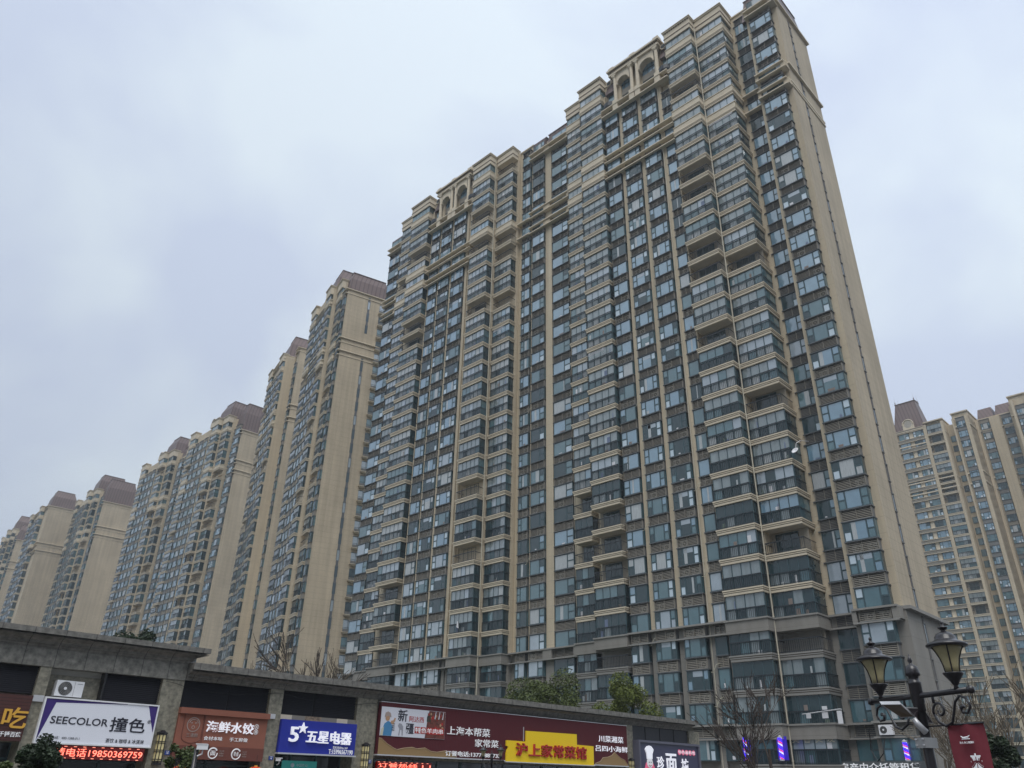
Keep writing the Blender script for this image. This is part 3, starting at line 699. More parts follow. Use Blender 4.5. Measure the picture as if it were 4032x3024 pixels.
# ------------------------------------------------------------------ other towers
def far_tower(label, loc, deg, cols, bals, segs, side_depth, mans=(), lod=1, slits=None, pil=(), bands=(21.3, 20.3), rear=None, k_top=26.5, cap=100, domes=(), kmax=26):
    t = Tower('apartment_tower', loc, math.radians(deg), label, 'beige apartment towers of the estate', lod, cap)
    w = t.wall; b = 'beige_paint'
    for i, (a, c, d, k1) in enumerate(segs):
        w.box(a, c, -side_depth * .6, d, ZK(-1), ZK(k1), b); w.box(a, c, -side_depth * .6, d + .15, 0, ZK(-1), 'grey_render')
    x0, x1 = segs[0][0], segs[-1][1]
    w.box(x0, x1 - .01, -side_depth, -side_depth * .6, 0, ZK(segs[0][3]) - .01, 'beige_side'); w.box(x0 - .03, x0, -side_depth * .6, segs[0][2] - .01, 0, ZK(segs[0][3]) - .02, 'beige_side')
    cn = [MB() for _ in range(3)]; cband = []
    for k in list(bands) + [segs[0][3]]:
        o_ = .3; cn[0] = MB(); cband.append(cn[0])
        for (a, c, d, k1) in segs:
            cn[0].box(a - (o_ if a == x0 else 0), c, -side_depth - .1, d + .55, ZK(k) - .16, ZK(k), 'trim_beige')
            cn[0].box(a - (.12 if a == x0 else 0), c, -side_depth - .1, d + .5, ZK(k) - 1.14, ZK(k) - 1.02, 'trim_beige')
    for s0, s1, d in pil: w.box(s0, s1, -1.5, d, 0, ZK(25.3), b)
    for s0, ww, d, dp, kd in cols: t.bay(s0, ww, d, dp, range(-5, kmax - 1), kd)
    for s0, ww, d, dep in bals:
        op = {k for k in range(-4, 25) if RND.random() < .13}
        t.balcony(s0, ww, d, dep, range(-5, kmax), op, (20, 21, 25))
        w.box(s0 - .04, s0 + ww + .04, d - dep, d + .06, ZK(kmax) - .66, ZK(26.42), 'trim_beige')
        cornice(cn[1], s0 - .04, s0 + ww + .04, d - dep - .2, d + .06, 26.5, 'trim_beige', .22, .32)
    for i, (s0, s1, d0, d1, k0, k1, ins) in enumerate(mans):
        r = MB(); zc = ZK(k0) + (ZK(k1) - ZK(k0)) * .62
        r.frus((s0, s1, d0, d1, ZK(k0)), (s0 + ins * .35, s1 - ins * .35, d0 + ins * .35, d1 - ins * .35, zc), 'mansard')
        r.frus((s0 + ins * .35, s1 - ins * .35, d0 + ins * .35, d1 - ins * .35, zc), (s0 + ins, s1 - ins, d0 + ins, d1 - ins, ZK(k1)), 'mansard')
        r.box(s0 + ins - .12, s1 - ins + .12, d0 + ins - .12, d1 - ins + .12, ZK(k1), ZK(k1) + .14, 'mansard')
        r.obj('mansard_roof', t.root)
    for s0, d0 in domes:   # round-headed dormer in front of a mansard hump
        r = MB(); zc = ZK(26.5)
        r.disc_y(s0, d0, zc, 1.25, .5, 'mansard', 16); r.disc_y(s0, d0 + .5, zc, .7, .04, 'trim_beige', 16); r.disc_y(s0, d0 + .54, zc, .5, .03, 'box_dark', 16)
        r.tube([(s0 + 1.25 * math.cos(a * math.pi / 12), d0 + .5, zc + 1.25 * math.sin(a * math.pi / 12)) for a in range(13)], .12, 'trim_beige', 5)
        r.box(s0 - 1.5, s0 + 1.5, d0, d0 + .6, ZK(26.0), zc, 'trim_beige')
        r.obj('round_dormer', t.root)
    if slits:
        for k in range(-4, int(segs[0][3])):
            if k in (20, 21): continue
            mb = MB(); z = ZK(k); mb.box(-.03, 0, 0, .45, .3, 2.1, 'slit_glass' if k % 3 else 'glass_pale'); mb.box(-.07, .01, -.06, .51, 2.1, 2.3, 'ledge_dark'); mb.box(-.02, 0, 0, .45, 2.3, 3.2, 'ledge_dark')
            mb.box(-.06, 0, -.06, 0, .3, 2.1, 'ledge_dark'); mb.box(-.06, 0, .45, .51, .3, 2.1, 'ledge_dark')
            t.put('slit_window', mb, (x0 - .03, slits, z), None, .5)
    if rear:   # small side balconies near the back corner
        for k in range(-4, 25):
            z = ZK(k); mb = MB(); y0, y1 = rear
            mb.box(-.55, .0, y0, y1, -.14, 0, 'trim_beige'); mb.box(-.62, 0, y0 - .06, y1 + .06, -.05, .03, 'trim_beige'); mb.box(-.45, .0, y0 + .1, y1 - .1, -.28, -.14, 'trim_beige')
            for q in range(9): yy = y0 + (y1 - y0) * q / 8; mb.box(-.55, -.52, yy - .012, yy + .012, .02, .75, 'rail_dark')
            mb.box(-.56, -.51, y0, y1, .72, .77, 'rail_dark'); mb.box(-.53, 0, y0, y0 + .03, .72, .77, 'rail_dark'); mb.box(-.53, -.5, y0, y1, .05, .5, 'box_side')
            mb.box(-.02, .0, y0 + .15, y1 - .15, .05, 2.1, RND.choice(['glass_teal', 'glass_dark', 'glass_pale'])); mb.box(-.04, .0, (y0 + y1) / 2 - .04, (y0 + y1) / 2 + .04, .05, 2.1, 'frame_dark'); mb.box(-.05, .0, y0 + .12, y1 - .12, 2.05, 2.15, 'frame_dark')
            mb.box(-.10, .0, y0, y0 + .13, .0, 2.2, 'trim_beige')
            t.put('side_balcony', mb, (x0 - .03, 0, z), None, .5)
    for c_, nm in [(q, 'cornice') for q in cband] + [(cn[1], 'parapet_cornice')]:
        if c_.v: c_.obj(nm, t.root)
    t.finish(); return t

def unit(o, first=True):
    cols = [(0.1 + o, 2.6, 0, .6, 'three'), (3.55 + o, 1.9, -.8, .5, 'two'), (14.3 + o, 1.3, 1.9, .5, 'one'), (16.3 + o, 2.35, 2.1, .6, 'three'), (19.5 + o, 2.35, 2.1, .6, 'three'), (22.6 + o, 2.0, 2.1, .5, 'twoR'), (34.1 + o, 2.9, -.1, .6, 'two')]
    bals = [(5.95 + o, 3.6, 1.2, 2.0), (10.1 + o, 3.6, 2.4, 1.4), (25.2 + o, 3.6, 2.4, 1.4), (29.8 + o, 3.0, 1.2, 1.3)]
    segs = [(-.5 + o, 3.2 + o, -.6, 24.42 if first else 25.4), (3.2 + o, 5.9 + o, -1.3, 26.2), (5.9 + o, 9.85 + o, -.1, 26.3), (9.85 + o, 14 + o, 1.1, 26.3), (14 + o, 25 + o, 1.5, 26), (25 + o, 29.3 + o, 1.1, 26.3), (29.3 + o, 33.5 + o, -.1, 26.2), (33.5 + o, 38 - .5 * 0 + o, -.7, 25.4)]
    pil = [(9.6 + o, 10.1 + o, 1.35), (15.65 + o, 16.2 + o, 1.9), (18.7 + o, 19.4 + o, 1.9), (21.9 + o, 22.5 + o, 1.9), (24.7 + o, 25.1 + o, 1.8), (33.3 + o, 33.9 + o, -.2)]
    return cols, bals, segs, pil
M4 = lambda p, k: (M @ np.array([p[0] - 2016.0, -(p[1] - 1512.0), -F]))
def plan_at(px, py, k):
    r = ray(px, py); h = (k + 5.72) * FH; return (r[0] * h / r[2], r[1] * h / r[2])
c1, b1, s1, p1 = unit(0); c2, b2, s2, p2 = unit(38.0, False)
pT3 = plan_at(945, 1690, 24.42)
far_tower('wide tower with two brown mansard humps, behind the olive-sided slim tower', pT3, 134.0, c1 + c2, b1 + b2, s1 + s2, 11.5,
          mans=[(-.4, 4.6, -11.3, -.5, 24.42, 27.5, 1.4), (6.5, 14.5, -9, 1.0, 26.3, 28.4, 1.5), (44.5, 52.5, -9, 1.0, 26.3, 28.4, 1.5), (34, 42, -10, -.8, 25.4, 26.6, .6)], lod=1, pil=p1 + p2, domes=[(15.0, 1.4), (53.0, 1.4)])
pT4 = plan_at(401, 1972, 24.42)
far_tower('hazy tower with twin brown mansards and beige end wall, left of the wide two-humped one', pT4, 131.0, c1, b1, [(a, min(c, 34), d, k) for a, c, d, k in s1 if a < 34], 11.5,
          mans=[(-.4, 4.8, -11.3, -.5, 24.42, 27.5, 1.4), (6.5, 14.5, -9, 1.0, 26.3, 28.6, 1.5)], lod=1, pil=p1, domes=[(15.0, 1.4)], cap=60)
pT4b = plan_at(205, 1990, 26.4)
cb, bb, sb, pb = unit(-5.9)
far_tower('hazy tower with one mansard hump, second from the left edge of the photo', pT4b, 131.0, [c for c in cb if c[0] > -.5][:5], [b for b in bb if b[0] > -.5][1:3], [(-.5, 8.1, 1.0, 26.3), (8.1, 19, 1.5, 26), (19, 24, 1.0, 26.3)], 9,
          mans=[(-.4, 7.5, -8.5, .6, 26.3, 28.6, 1.5)], lod=1, pil=[], cap=60)
pT5 = plan_at(59, 2124, 24.42)
far_tower('farthest and haziest apartment tower at the left edge of the photo', pT5, 128.0, c1[:5], b1[:3], [s for s in s1 if s[0] < 29], 11.5,
          mans=[(-.4, 5, -11.3, -.5, 24.42, 26.8, 1.2), (6.5, 14.5, -9, 1.0, 26.3, 28.6, 1.5)], lod=1, pil=p1[:4], cap=40)
# the two slim towers just left of the big one
far_tower('slim tower with broad blank beige side wall, immediately left of the tallest tower', (-34.4, 131.6), 120.9,
          [(0.35, 1.25, 0.05, .45, 'two'), (9.1, 1.5, 1.35, .5, 'one'), (11.2, 1.5, 1.35, .5, 'two'), (13.2, 1.5, 1.35, .5, 'one')],
          [(2.1, 3.0, 0.35, 1.1), (5.75, 3.0, 1.55, 1.4), (15.2, 3.4, 1.55, 1.4)], [(-.1, 2.0, -.35, 25.30), (2.0, 5.5, -.3, 26.3), (5.5, 19.0, .95, 26.3)], 9.6,
          mans=[(0.0, 3.0, -9.4, -.5, 25.30, 27.0, .9), (6.2, 14, -8, .6, 26.3, 28.6, 1.6)], lod=1, slits=-5.3, rear=(-9.3, -7.3), pil=[(1.65, 2.0, 0), (10.65, 11.1, 1.3), (12.75, 13.1, 1.3), (14.75, 15.1, 1.3), (8.8, 9.0, 1.3)], k_top=27)
far_tower('slim apartment tower with olive side walls, second to the left of the tallest one', (-51.8, 161.8), 120.5,
          [(0.5, 1.2, 0.05, .4, 'one'), (9.0, 1.5, 1.9, .5, 'one'), (11.2, 1.5, 1.9, .5, 'two'), (13.3, 1.5, 1.9, .5, 'one')],
          [(5.45, 3.2, 2.1, 1.2), (15.4, 3.4, 2.1, 1.4)], [(-.1, 2.2, -.35, 26.4), (2.2, 5.3, -1.3, 26.0), (5.3, 19.2, 1.5, 26.3)], 8.0,
          mans=[(5.8, 13.0, -7, 1.0, 26.3, 28.7, 1.5)], lod=1, bands=(21.1, 20.0), pil=[(2.0, 2.5, -.2), (8.75, 8.95, 1.85), (10.6, 11.1, 1.85), (12.8, 13.2, 1.85), (14.9, 15.3, 1.85)])
# right-hand tower
def right_tower():
    L0 = (110.8, 202.6); t = Tower('apartment_tower', (L0[0] + 45 * .707, L0[1] - 45 * .707), math.radians(135), 'apartment tower with a tall spired mansard turret at the right edge, behind the lanterns', 'beige apartment towers of the estate', 1)
    X = lambda a: 45 - float(np.interp(a, [-1, 0, 6.2, 10, 12.1, 15.4, 24, 28.2, 45], [-1, 0, 8.2, 12.9, 15.2, 19.2, 29, 33.5, 50]))
    w = t.wall
    for a, c, d, k1 in ((0, 6.2, 0, 25.8), (6.2, 10.0, -.6, 26.2), (10.0, 12.1, -2.8, 25.8), (12.1, 15.4, -1.0, 26.5), (15.4, 24.0, -7.0, 26.2), (24.0, 28.2, -3.2, 27.0), (28.2, 31, -5.0, 26.8), (31, 45, -2.0, 27.2)):
        w.box(X(c), X(a), -16, d, 0, ZK(k1), 'beige_paint')
    cn = MB()
    for a, c, d, ks in ((0, 6.2, .45, (25.8, 24.3, 20.5, 19.4)), (6.2, 10, .35, (26.3, 25.0, 20.5, 19.5)), (12.1, 15.4, -.6, (26.6, 25.2, 20.5, 19.5)), (15.4, 24, -6.6, (25.0, 20.3, 19.3)), (24, 28.2, -2.8, (27.1, 25.2, 20.3, 19.3)), (31, 45, -1.6, (27.3, 25.3, 20.4))):
        for k in ks: cn = MB(); cn.box(X(c) - .2, X(a) + .2, -15, d, ZK(k) - .3, ZK(k), 'trim_beige'); cn.obj('cornice', t.root)
    ledge = MB()
    for k in range(-5, 26):
        z = ZK(k)
        ledge.box(X(6.2), X(0), 0, .55, z + 1.86, z + 1.96, 'trim_beige'); ledge.box(X(6.2), X(0), 0, .45, z + 1.96, z + 2.75, 'slat'); ledge.box(X(6.2), X(0), 0, .55, z + 2.75, z + 2.86, 'trim_beige')
        w.box(X(3.6), X(2.85), 0, .12, z, z + 1.86, 'trim_beige')
    ledge.obj('ledges', t.root)
    for s0, ww, d, kd in ((X(2.75), 2.7, .25, 'two'), (X(5.75), 2.7, .25, 'three'), (X(14.6), 2.2, -.6, 'three'), (X(18.4), 2.2, -6.6, 'three'), (X(23.1), 2.2, -6.6, 'three'), (X(27.6), 2.6, -2.8, 'three')):
        for k in range(-5, 26):
            v = RND.randrange(9); t.put('window', T_window(ww, .3, kd, v, k < 2, 1.78, 1), (s0, d, ZK(k)), None, ww * 1.8)
            if ww != 2.7: t.put('louvre_panel', T_louvre(ww, .3, v % 2, False, 1), (s0, d, ZK(k)), None, ww)
    for s0, ww in ((X(11.9), 1.7),):
        for k in range(-5, 25): t.put('window', T_window(ww, 0, 'two', RND.randrange(6), True, 1.78, 1), (s0, -2.7, ZK(k)), None, 2)
    for k in range(-5, 26):
        z = ZK(k); v = RND.randrange(8); kd = 'open' if RND.random() < .3 else 'glazed'
        t.put('balcony', T_slab(3.9, 1.0, False, 1), (X(9.7), .35, z), [('glazing', T_glaze(3.8, .9, v, kd, k < 4, 1), (.05, 0, 0)), ('railing', T_rail(3.8, .9, 0, 1), (.05, 0, 0))], 9)
    for a, c, d in ((0, .35, .5), (5.85, 6.5, .5), (9.6, 10.1, .4), (12.0, 12.35, -.4), (14.7, 15.4, -.4), (15.5, 16.1, -6.2), (18.6, 20.8, -6.3), (23.2, 24.0, -6.3), (24.4, 25.0, -2.3), (27.7, 28.2, -2.3)):
        w.box(X(c), X(a), -10, d, 0, ZK(26.0 if a < 20 else 26.6), 'beige_paint')
    r = MB(); x0, x1 = X(6.3), X(-.1)
    r.frus((x0, x1, -6.5, .1, ZK(25.95)), (x0 + .8, x1 - .8, -5.7, -.7, ZK(27.6)), 'mansard'); r.frus((x0 + .8, x1 - .8, -5.7, -.7, ZK(27.6)), (x0 + 1.5, x1 - 1.5, -4.8, -1.5, ZK(29.1)), 'mansard')
    r.box(x0 + 1.35, x1 - 1.35, -4.9, -1.35, ZK(29.1), ZK(29.1) + .15, 'trim_groove')
    r.obj('mansard_turret', t.root)
    for xx, yy in ((x0 + 1.6, -1.6), (x1 - 1.6, -1.6), (x0 + 1.6, -4.6), (x1 - 1.6, -4.6)):
        q = MB(); q.lathe([(.16, 0), (.10, .4), (.18, .6), (.03, .9), (.015, 2.6)], 'mansard', 7, (xx, yy, ZK(29.1) + .1)); q.obj('finial', t.root)
    q = MB(); cx = (x0 + x1) / 2; zc = ZK(26.5)
    q.disc_y(cx, -.4, zc, 1.5, .75, 'trim_beige', 20); q.disc_y(cx, .36, zc, 1.0, .02, 'soffit', 20); q.tube([(cx + 1.45 * math.cos(a * math.pi / 14), .42, zc + 1.45 * math.sin(a * math.pi / 14)) for a in range(15)], .16, 'trim_beige', 6)
    q.box(cx - 1.5, cx + 1.5, -.6, .36, ZK(25.8), zc, 'trim_beige'); q.box(x0 - .3, x1 + .3, -6.5, .5, ZK(25.8) - .12, ZK(25.8) + .12, 'trim_beige'); q.obj('round_dormer', t.root)
    for a, c in ((16.0, 19.6), (19.9, 23.8)):
        r = MB(); r.frus((X(c), X(a), -15, -6.9, ZK(26.0)), (X(c) + .3, X(a) - .5, -14, -8.2, ZK(27.3)), 'mansard'); r.obj('mansard_roof', t.root)
    t.finish()
right_tower()

# ------------------------------------------------------------------ lettering (made as text curves, turned into meshes at the end)
TEXTS = []
def text(body, x, z, w, h, y, m, parent, depth=0.02, bold=0.0, name='lettering', facing='front', zrot=None):
    c = bpy.data.curves.new(name, 'FONT'); c.body = body; c.size = 1.0; c.extrude = 0.02; c.offset = min(bold, .03) * .45; c.resolution_u = 3
    o = bpy.data.objects.new(name, c); COL.objects.link(o)
    TEXTS.append((o, x, z, w, h, y, m, parent, depth, name, facing))
def flush_texts():
    bpy.context.view_layer.update(); dg = bpy.context.evaluated_depsgraph_get(); done = []
    for (o, x, z, w, h, y, m, parent, depth, name, facing) in TEXTS:
        me = bpy.data.meshes.new_from_object(o.evaluated_get(dg))
        v = np.array([tuple(q.co) for q in me.vertices]) if len(me.vertices) else np.zeros((1, 3))
        a, b = v.min(0), v.max(0); s_ = np.maximum(b - a, 1e-6)
        v = (v - a) / s_          # unit box: x right, y up, z towards reader
        if facing == 'front': P_ = np.stack([x + v[:, 0] * w, y - v[:, 2] * depth, z + v[:, 1] * h], 1)     # reader stands at -y
        else: P_ = np.stack([x - v[:, 0] * w, y + v[:, 2] * depth, z + v[:, 1] * h], 1)                      # reader stands at +y
        if len(me.vertices): me.vertices.foreach_set('co', P_.astype(np.float32).ravel())
        me.materials.clear(); me.materials.append(MATS[m])
        me.update(); done.append((name, me, parent, o))
    for name, me, parent, o in done:
        c = o.data; bpy.data.objects.remove(o); bpy.data.curves.remove(c)
        link(name, me, parent)

# ------------------------------------------------------------------ shop row
STH = math.radians(44.137); SLOC = (-16.61, 29.91, 0.0)
def shop_thing(name, label, cat, group=None, at=(0, 0, 0)):
    c, s_ = math.cos(STH), math.sin(STH)
    return empty(name, (SLOC[0] + at[0] * c - at[1] * s_, SLOC[1] + at[0] * s_ + at[1] * c, at[2]), STH, label, cat, group)
SH = shop_thing('shop_building', 'low granite-clad row of shops with a stepped cornice, crossing the foreground', 'shop row')
m = MB()
m.box(-14, 42.0, 0.35, 9.0, 2.6, 4.9, 'granite_light')          # upper wall core
m.box(-14, 42.0, 1.4, 9.0, 0, 2.6, 'black')
for a, b_ in ((-9.0, -8.4), (-.38, 0.0), (4.1, 4.97), (8.85, 9.48), (13.4, 14.56), (33.66, 34.5), (40.85, 42.1)):
    m.box(a, b_, -0.04, 1.6, 0, 5.12, 'granite_light')
m.box(41.0, 42.1, 0.0, 9.0, 0, 5.1, 'granite_light')
m.obj('wall', SH)
m = MB()   # cornice A (higher, left) and B
def mould(mb, x0, x1, z0, z1, zs, over, end0=0.0, end1=0.0, y_in=1.2):
    n = 6; prof = [(0.0, z0)]
    prof = [(0.06, z0), (0.06, z0 + .05), (0.10, z0 + .07)]
    for i in range(n + 1):
        t_ = i / n; prof.append((0.10 + (over - .16) * (1 - math.cos(t_ * math.pi / 2)), z0 + .09 + (zs - z0 - .16) * math.sin(t_ * math.pi / 2)))
    prof = prof[:5] + [(prof[4][0] + .08, prof[4][1]), (prof[4][0] + .08, prof[4][1] + .07)] + [(o_ + .04, max(z, prof[4][1] + .07)) for o_, z in prof[5:]]
    prof += [(over - .17, zs - .05), (over - .17, zs), (over, zs), (over, z1)]
    k0 = len(mb.v); 
    for o_, z in prof:
        mb.v += [(x0 - o_ * end0, -o_, z), (x1 + o_ * end1, -o_, z), (x1 + o_ * end1, y_in, z), (x0 - o_ * end0, y_in, z)]
    k = mb.mi('granite_cap')
    for i in range(len(prof) - 1):
        a = k0 + i * 4
        for e in range(4): mb.f.append((a + e, a + (e + 1) % 4, a + 4 + (e + 1) % 4, a + 4 + e)); mb.m.append(k)
    a = k0 + (len(prof) - 1) * 4; mb.f.append((a, a + 1, a + 2, a + 3)); mb.m.append(k)
    mb.f.append((k0 + 3, k0 + 2, k0 + 1, k0)); mb.m.append(k)
ma = MB(); ma.box(-14, 4.97, -0.08, 1.2, 5.10, 5.695, 'granite'); ma.obj('fascia', SH); ma = MB(); mould(ma, -14, 4.97, 5.70, 6.34, 6.15, .62, 0, 1.0)
ma.obj('cornice', SH)
mb_ = MB(); mould(mb_, 5.0, 40.7, 5.13, 5.76, 5.50, .60, 0, 1.0); mb_.obj('cornice', SH)
m = MB(); m.box(-14, 42.2, 1.0, 9.0, 4.9, 5.45, 'roof_grey'); m.box(-14, 4.9, 1.0, 9.0, 5.45, 5.75, 'roof_grey'); m.obj('roof', SH)
def louvre(x0, x1, z0, z1, mull=()):
    q = MB(); q.box(x0, x1, .22, .30, z0, z1, 'black'); n = int((z1 - z0) / .065)
    for i in range(n):
        z = z0 + (i + .5) * (z1 - z0) / n; q.add([(x0, .12, z - .03), (x1, .12, z - .03), (x1, .17, z + .028), (x0, .17, z + .028)], [(0, 1, 2, 3)], 'louvre_navy')
    for x in mull: q.box(x - .03, x + .03, .06, .2, z0, z1, 'frame_dark')
    q.obj('louvre_panel', SH)
louvre(-8.4, -.05, 4.18, 5.1); louvre(1.97, 4.1, 4.16, 5.1); louvre(4.97, 7.02, 4.08, 5.13); louvre(7.06, 9.03, 4.08, 5.13); louvre(9.07, 11.15, 4.16, 5.13); louvre(11.19, 13.4, 4.16, 5.13)
q = MB(); q.box(34.5, 40.85, .1, .2, 4.1, 5.13, 'louvre_navy'); [q.box(x, x + .04, .06, .1, 4.1, 5.13, 'black') for x in (36.0, 37.6, 39.2)]; q.obj('dark_panel', SH)
q = MB(); q.box(-.05, 1.97, .42, .5, 4.05, 5.1, 'ac_white'); q.box(-.05, .0, 0, .45, 4.05, 5.1, 'granite_light'); q.box(1.90, 1.97, 0, .45, 4.05, 5.1, 'black'); q.obj('recess_wall', SH)
# glazed shop fronts
for a, b_ in ((-8.4, -.38), (0.0, 4.1), (4.97, 8.85), (9.48, 13.4), (14.56, 20.8), (20.9, 27.0), (27.1, 33.66), (34.5, 40.85)):
    q = MB(); q.box(a, b_, .95, 1.0, .1, 2.62, 'shop_glass'); n = max(2, int((b_ - a) / 1.3))
    for i in range(n + 1): x = a + (b_ - a) * i / n; q.box(x - .04, x + .04, .9, 1.02, 0, 2.62, 'frame_dark')
    q.box(a, b_, .9, 1.02, 2.05, 2.12, 'frame_dark'); q.box(a, b_, .9, 1.02, 0, .12, 'frame_dark'); q.obj('shop_front', SH)
q = MB(); r_ = random.Random(3)
x = 9.48
while x < 13.4:
    w_ = r_.uniform(.4, 1.1); q.box(x, min(x + w_, 13.4), -.02, .2, 3.955, 4.14, r_.choice(['flower', 'trim_beige', 'flower', 'slat'])); x += w_
q.obj('lintel', SH)

def board(t, x0, x1, z0, z1, m_, y0=-.20, y1=-.03, name='panel'):
    q = MB(); q.box(x0, x1, y0, y1, z0, z1, m_); return q.obj(name, t)
def frame(t, x0, x1, z0, z1, m_, w_=.06, y0=-.235, y1=-.05):
    q = MB(); q.box(x0, x1, y0, y1, z0, z0 + w_, m_); q.box(x0, x1, y0, y1, z1 - w_, z1, m_); q.box(x0, x0 + w_, y0, y1, z0 + w_, z1 - w_, m_); q.box(x1 - w_, x1, y0, y1, z0 + w_, z1 - w_, m_); q.obj('frame', t)

# 1 red-brown slatted eatery sign
t = shop_thing('shop_sign', 'dark red slatted sign with one big gold character, cut by the left edge', 'shop sign', 'shop signs')
board(t, -7.0, -.38, 2.62, 4.10, 'wood_slat', -.14)
text('吃', -1.16, 3.02, .78, .66, -.15, 'letter_gold', t, .05, .03); text('好', -2.2, 3.02, .78, .66, -.15, 'letter_gold', t, .05, .03); text('千锤百炼', -1.12, 2.74, .68, .17, -.15, 'letter_white', t, .02, .02)
# 2 white sign with purple corners
t = shop_thing('shop_sign', 'white sign with purple corner wedges and black lettering over the red text display', 'shop sign', 'shop signs')
board(t, 0.02, 4.08, 2.60, 4.08, 'sign_white'); frame(t, 0.0, 4.10, 2.58, 4.10, 'sign_frame_white', .05)
q = MB(); q.poly_y([(.05, 2.63), (.05, 4.05), (2.9, 4.05), (2.9, 4.035), (.40, 3.93)], -.206, -.201, 'purple'); q.poly_y([(3.70, 4.05), (4.05, 4.05), (4.05, 3.12)], -.206, -.201, 'purple'); q.obj('corner_wedges', t)
text('SEECOLOR', .36, 3.24, 1.98, .245, -.202, 'ink', t, .012, .02); text('撞色', 2.43, 3.08, 1.30, .50, -.202, 'ink', t, .012, .025); text('®', 3.78, 3.42, .13, .13, -.202, 'ink', t, .01)
text('品牌热线：400-1588-011', .33, 2.74, 1.15, .105, -.202, 'ink_grey', t, .006); text('茶饮 & 咖啡 & 冰淇淋', 2.40, 2.70, 1.40, .15, -.202, 'ink', t, .006, .01)
# 3 dumpling shop
t = shop_thing('shop_sign', 'brown sign with white lettering and a round face emblem, between two granite pillars', 'shop sign', 'shop signs')
board(t, 4.98, 8.84, 2.74, 3.88, 'brown_panel', -.16); board(t, 4.96, 8.86, 3.88, 4.10, 'brown_panel', -.30, -.03, 'canopy'); board(t, 4.98, 8.84, 2.26, 2.74, 'brown_dark', -.20, -.03, 'lower_panel')
q = MB(); q.disc_y(5.62, -.175, 3.50, .27, .01, 'letter_grey', 24); q.disc_y(5.62, -.18, 3.50, .235, .006, 'brown_panel', 24)
q.tube([(5.62 + .17 * math.cos(a), -.185, 3.55 + .13 * math.sin(a)) for a in [i * .35 for i in range(10)]], .016, 'letter_grey', 4); q.disc_y(5.54, -.188, 3.56, .03, .01, 'letter_grey', 8); q.disc_y(5.70, -.188, 3.56, .03, .01, 'letter_grey', 8); q.disc_y(5.62, -.188, 3.40, .07, .01, 'letter_grey', 10); q.disc_y(5.62, -.192, 3.40, .045, .01, 'brown_panel', 10); q.obj('emblem', t)
q = MB(); q.tube([(5.22, -.17, 3.88), (5.22, -.17, 3.05)] + [(5.62 - .40 * math.cos(i * math.pi / 10), -.17, 3.05 - .22 * math.sin(i * math.pi / 10)) for i in range(1, 10)] + [(6.02, -.17, 3.05), (6.02, -.17, 3.88)], .012, 'brown_dark', 4); q.box(6.05, 6.08, -.17, -.15, 2.78, 3.86, 'brown_dark'); q.obj('arch_outline', t)
text('三渚鲜', 5.40, 3.04, .48, .15, -.165, 'letter_grey', t, .01)
text('海鲜水饺', 6.16, 3.26, 2.08, .42, -.165, 'letter_lit', t, .05, .045); text('云', 8.30, 3.50, .13, .13, -.175, 'letter_white', t, .02, .01); text('吞', 8.30, 3.30, .13, .13, -.175, 'letter_white', t, .02, .01)
text('食材本味', 6.14, 2.96, .80, .15, -.165, 'letter_white', t, .015, .01); text('手工鲜做', 7.25, 2.96, .80, .15, -.165, 'letter_white', t, .015, .01)
for cx, s_ in ((6.62, '面'), (7.62, '早点')):
    q = MB(); q.tube([(cx + .19 * math.cos(a * .32 + .6), -.205, 2.50 + .19 * math.sin(a * .32 + .6)) for a in range(19)], [.02 + .012 * (1 - a / 19) for a in range(19)], 'letter_white', 5); q.obj('ring', t)
    text(s_, cx - .11, 2.42, .22, .17, -.205, 'letter_white', t, .01, .02)
    for j in range(3): text('手工现做鲜味'[j * 2:j * 2 + 2] + '好', cx + .27 + 0 * j, 2.56 - j * .085, .2, .06, -.203, 'letter_grey', t, .004)
q = MB(); q.disc_y(8.365, -.178, 3.565, .10, .01, 'letter_white', 16); q.disc_y(8.365, -.182, 3.565, .085, .006, 'brown_panel', 16); q.disc_y(8.365, -.178, 3.365, .10, .01, 'letter_white', 16); q.disc_y(8.365, -.182, 3.365, .085, .006, 'brown_panel', 16); q.obj('ring', t)
# 4 blue appliance shop
t = shop_thing('shop_sign', 'deep blue sign with big white numeral five and a star', 'shop sign', 'shop signs')
board(t, 9.50, 13.38, 2.64, 3.95, 'blue_sign', -.20); q = MB(); q.box(9.46, 13.42, -.30, -.02, 2.58, 2.64, 'alu'); q.obj('rim', t)
text('5', 9.92, 3.07, .44, .60, -.201, 'letter_lit', t, .09, .05); text('五星电器', 10.77, 3.06, 2.34, .52, -.201, 'letter_lit', t, .09, .035)
q = MB(); q.poly_y([(10.55 + (.24 if i % 2 == 0 else .095) * math.sin(i * math.pi / 5), 3.63 + (.24 if i % 2 == 0 else .095) * math.cos(i * math.pi / 5)) for i in range(10)], -.28, -.20, 'letter_lit'); q.obj('star', t)
text('普陀贵店No.269', 12.2, 2.88, .78, .11, -.201, 'letter_white', t, .01, .02); text('T:15996567190', 12.0, 2.67, 1.28, .19, -.201, 'letter_white', t, .02, .03)
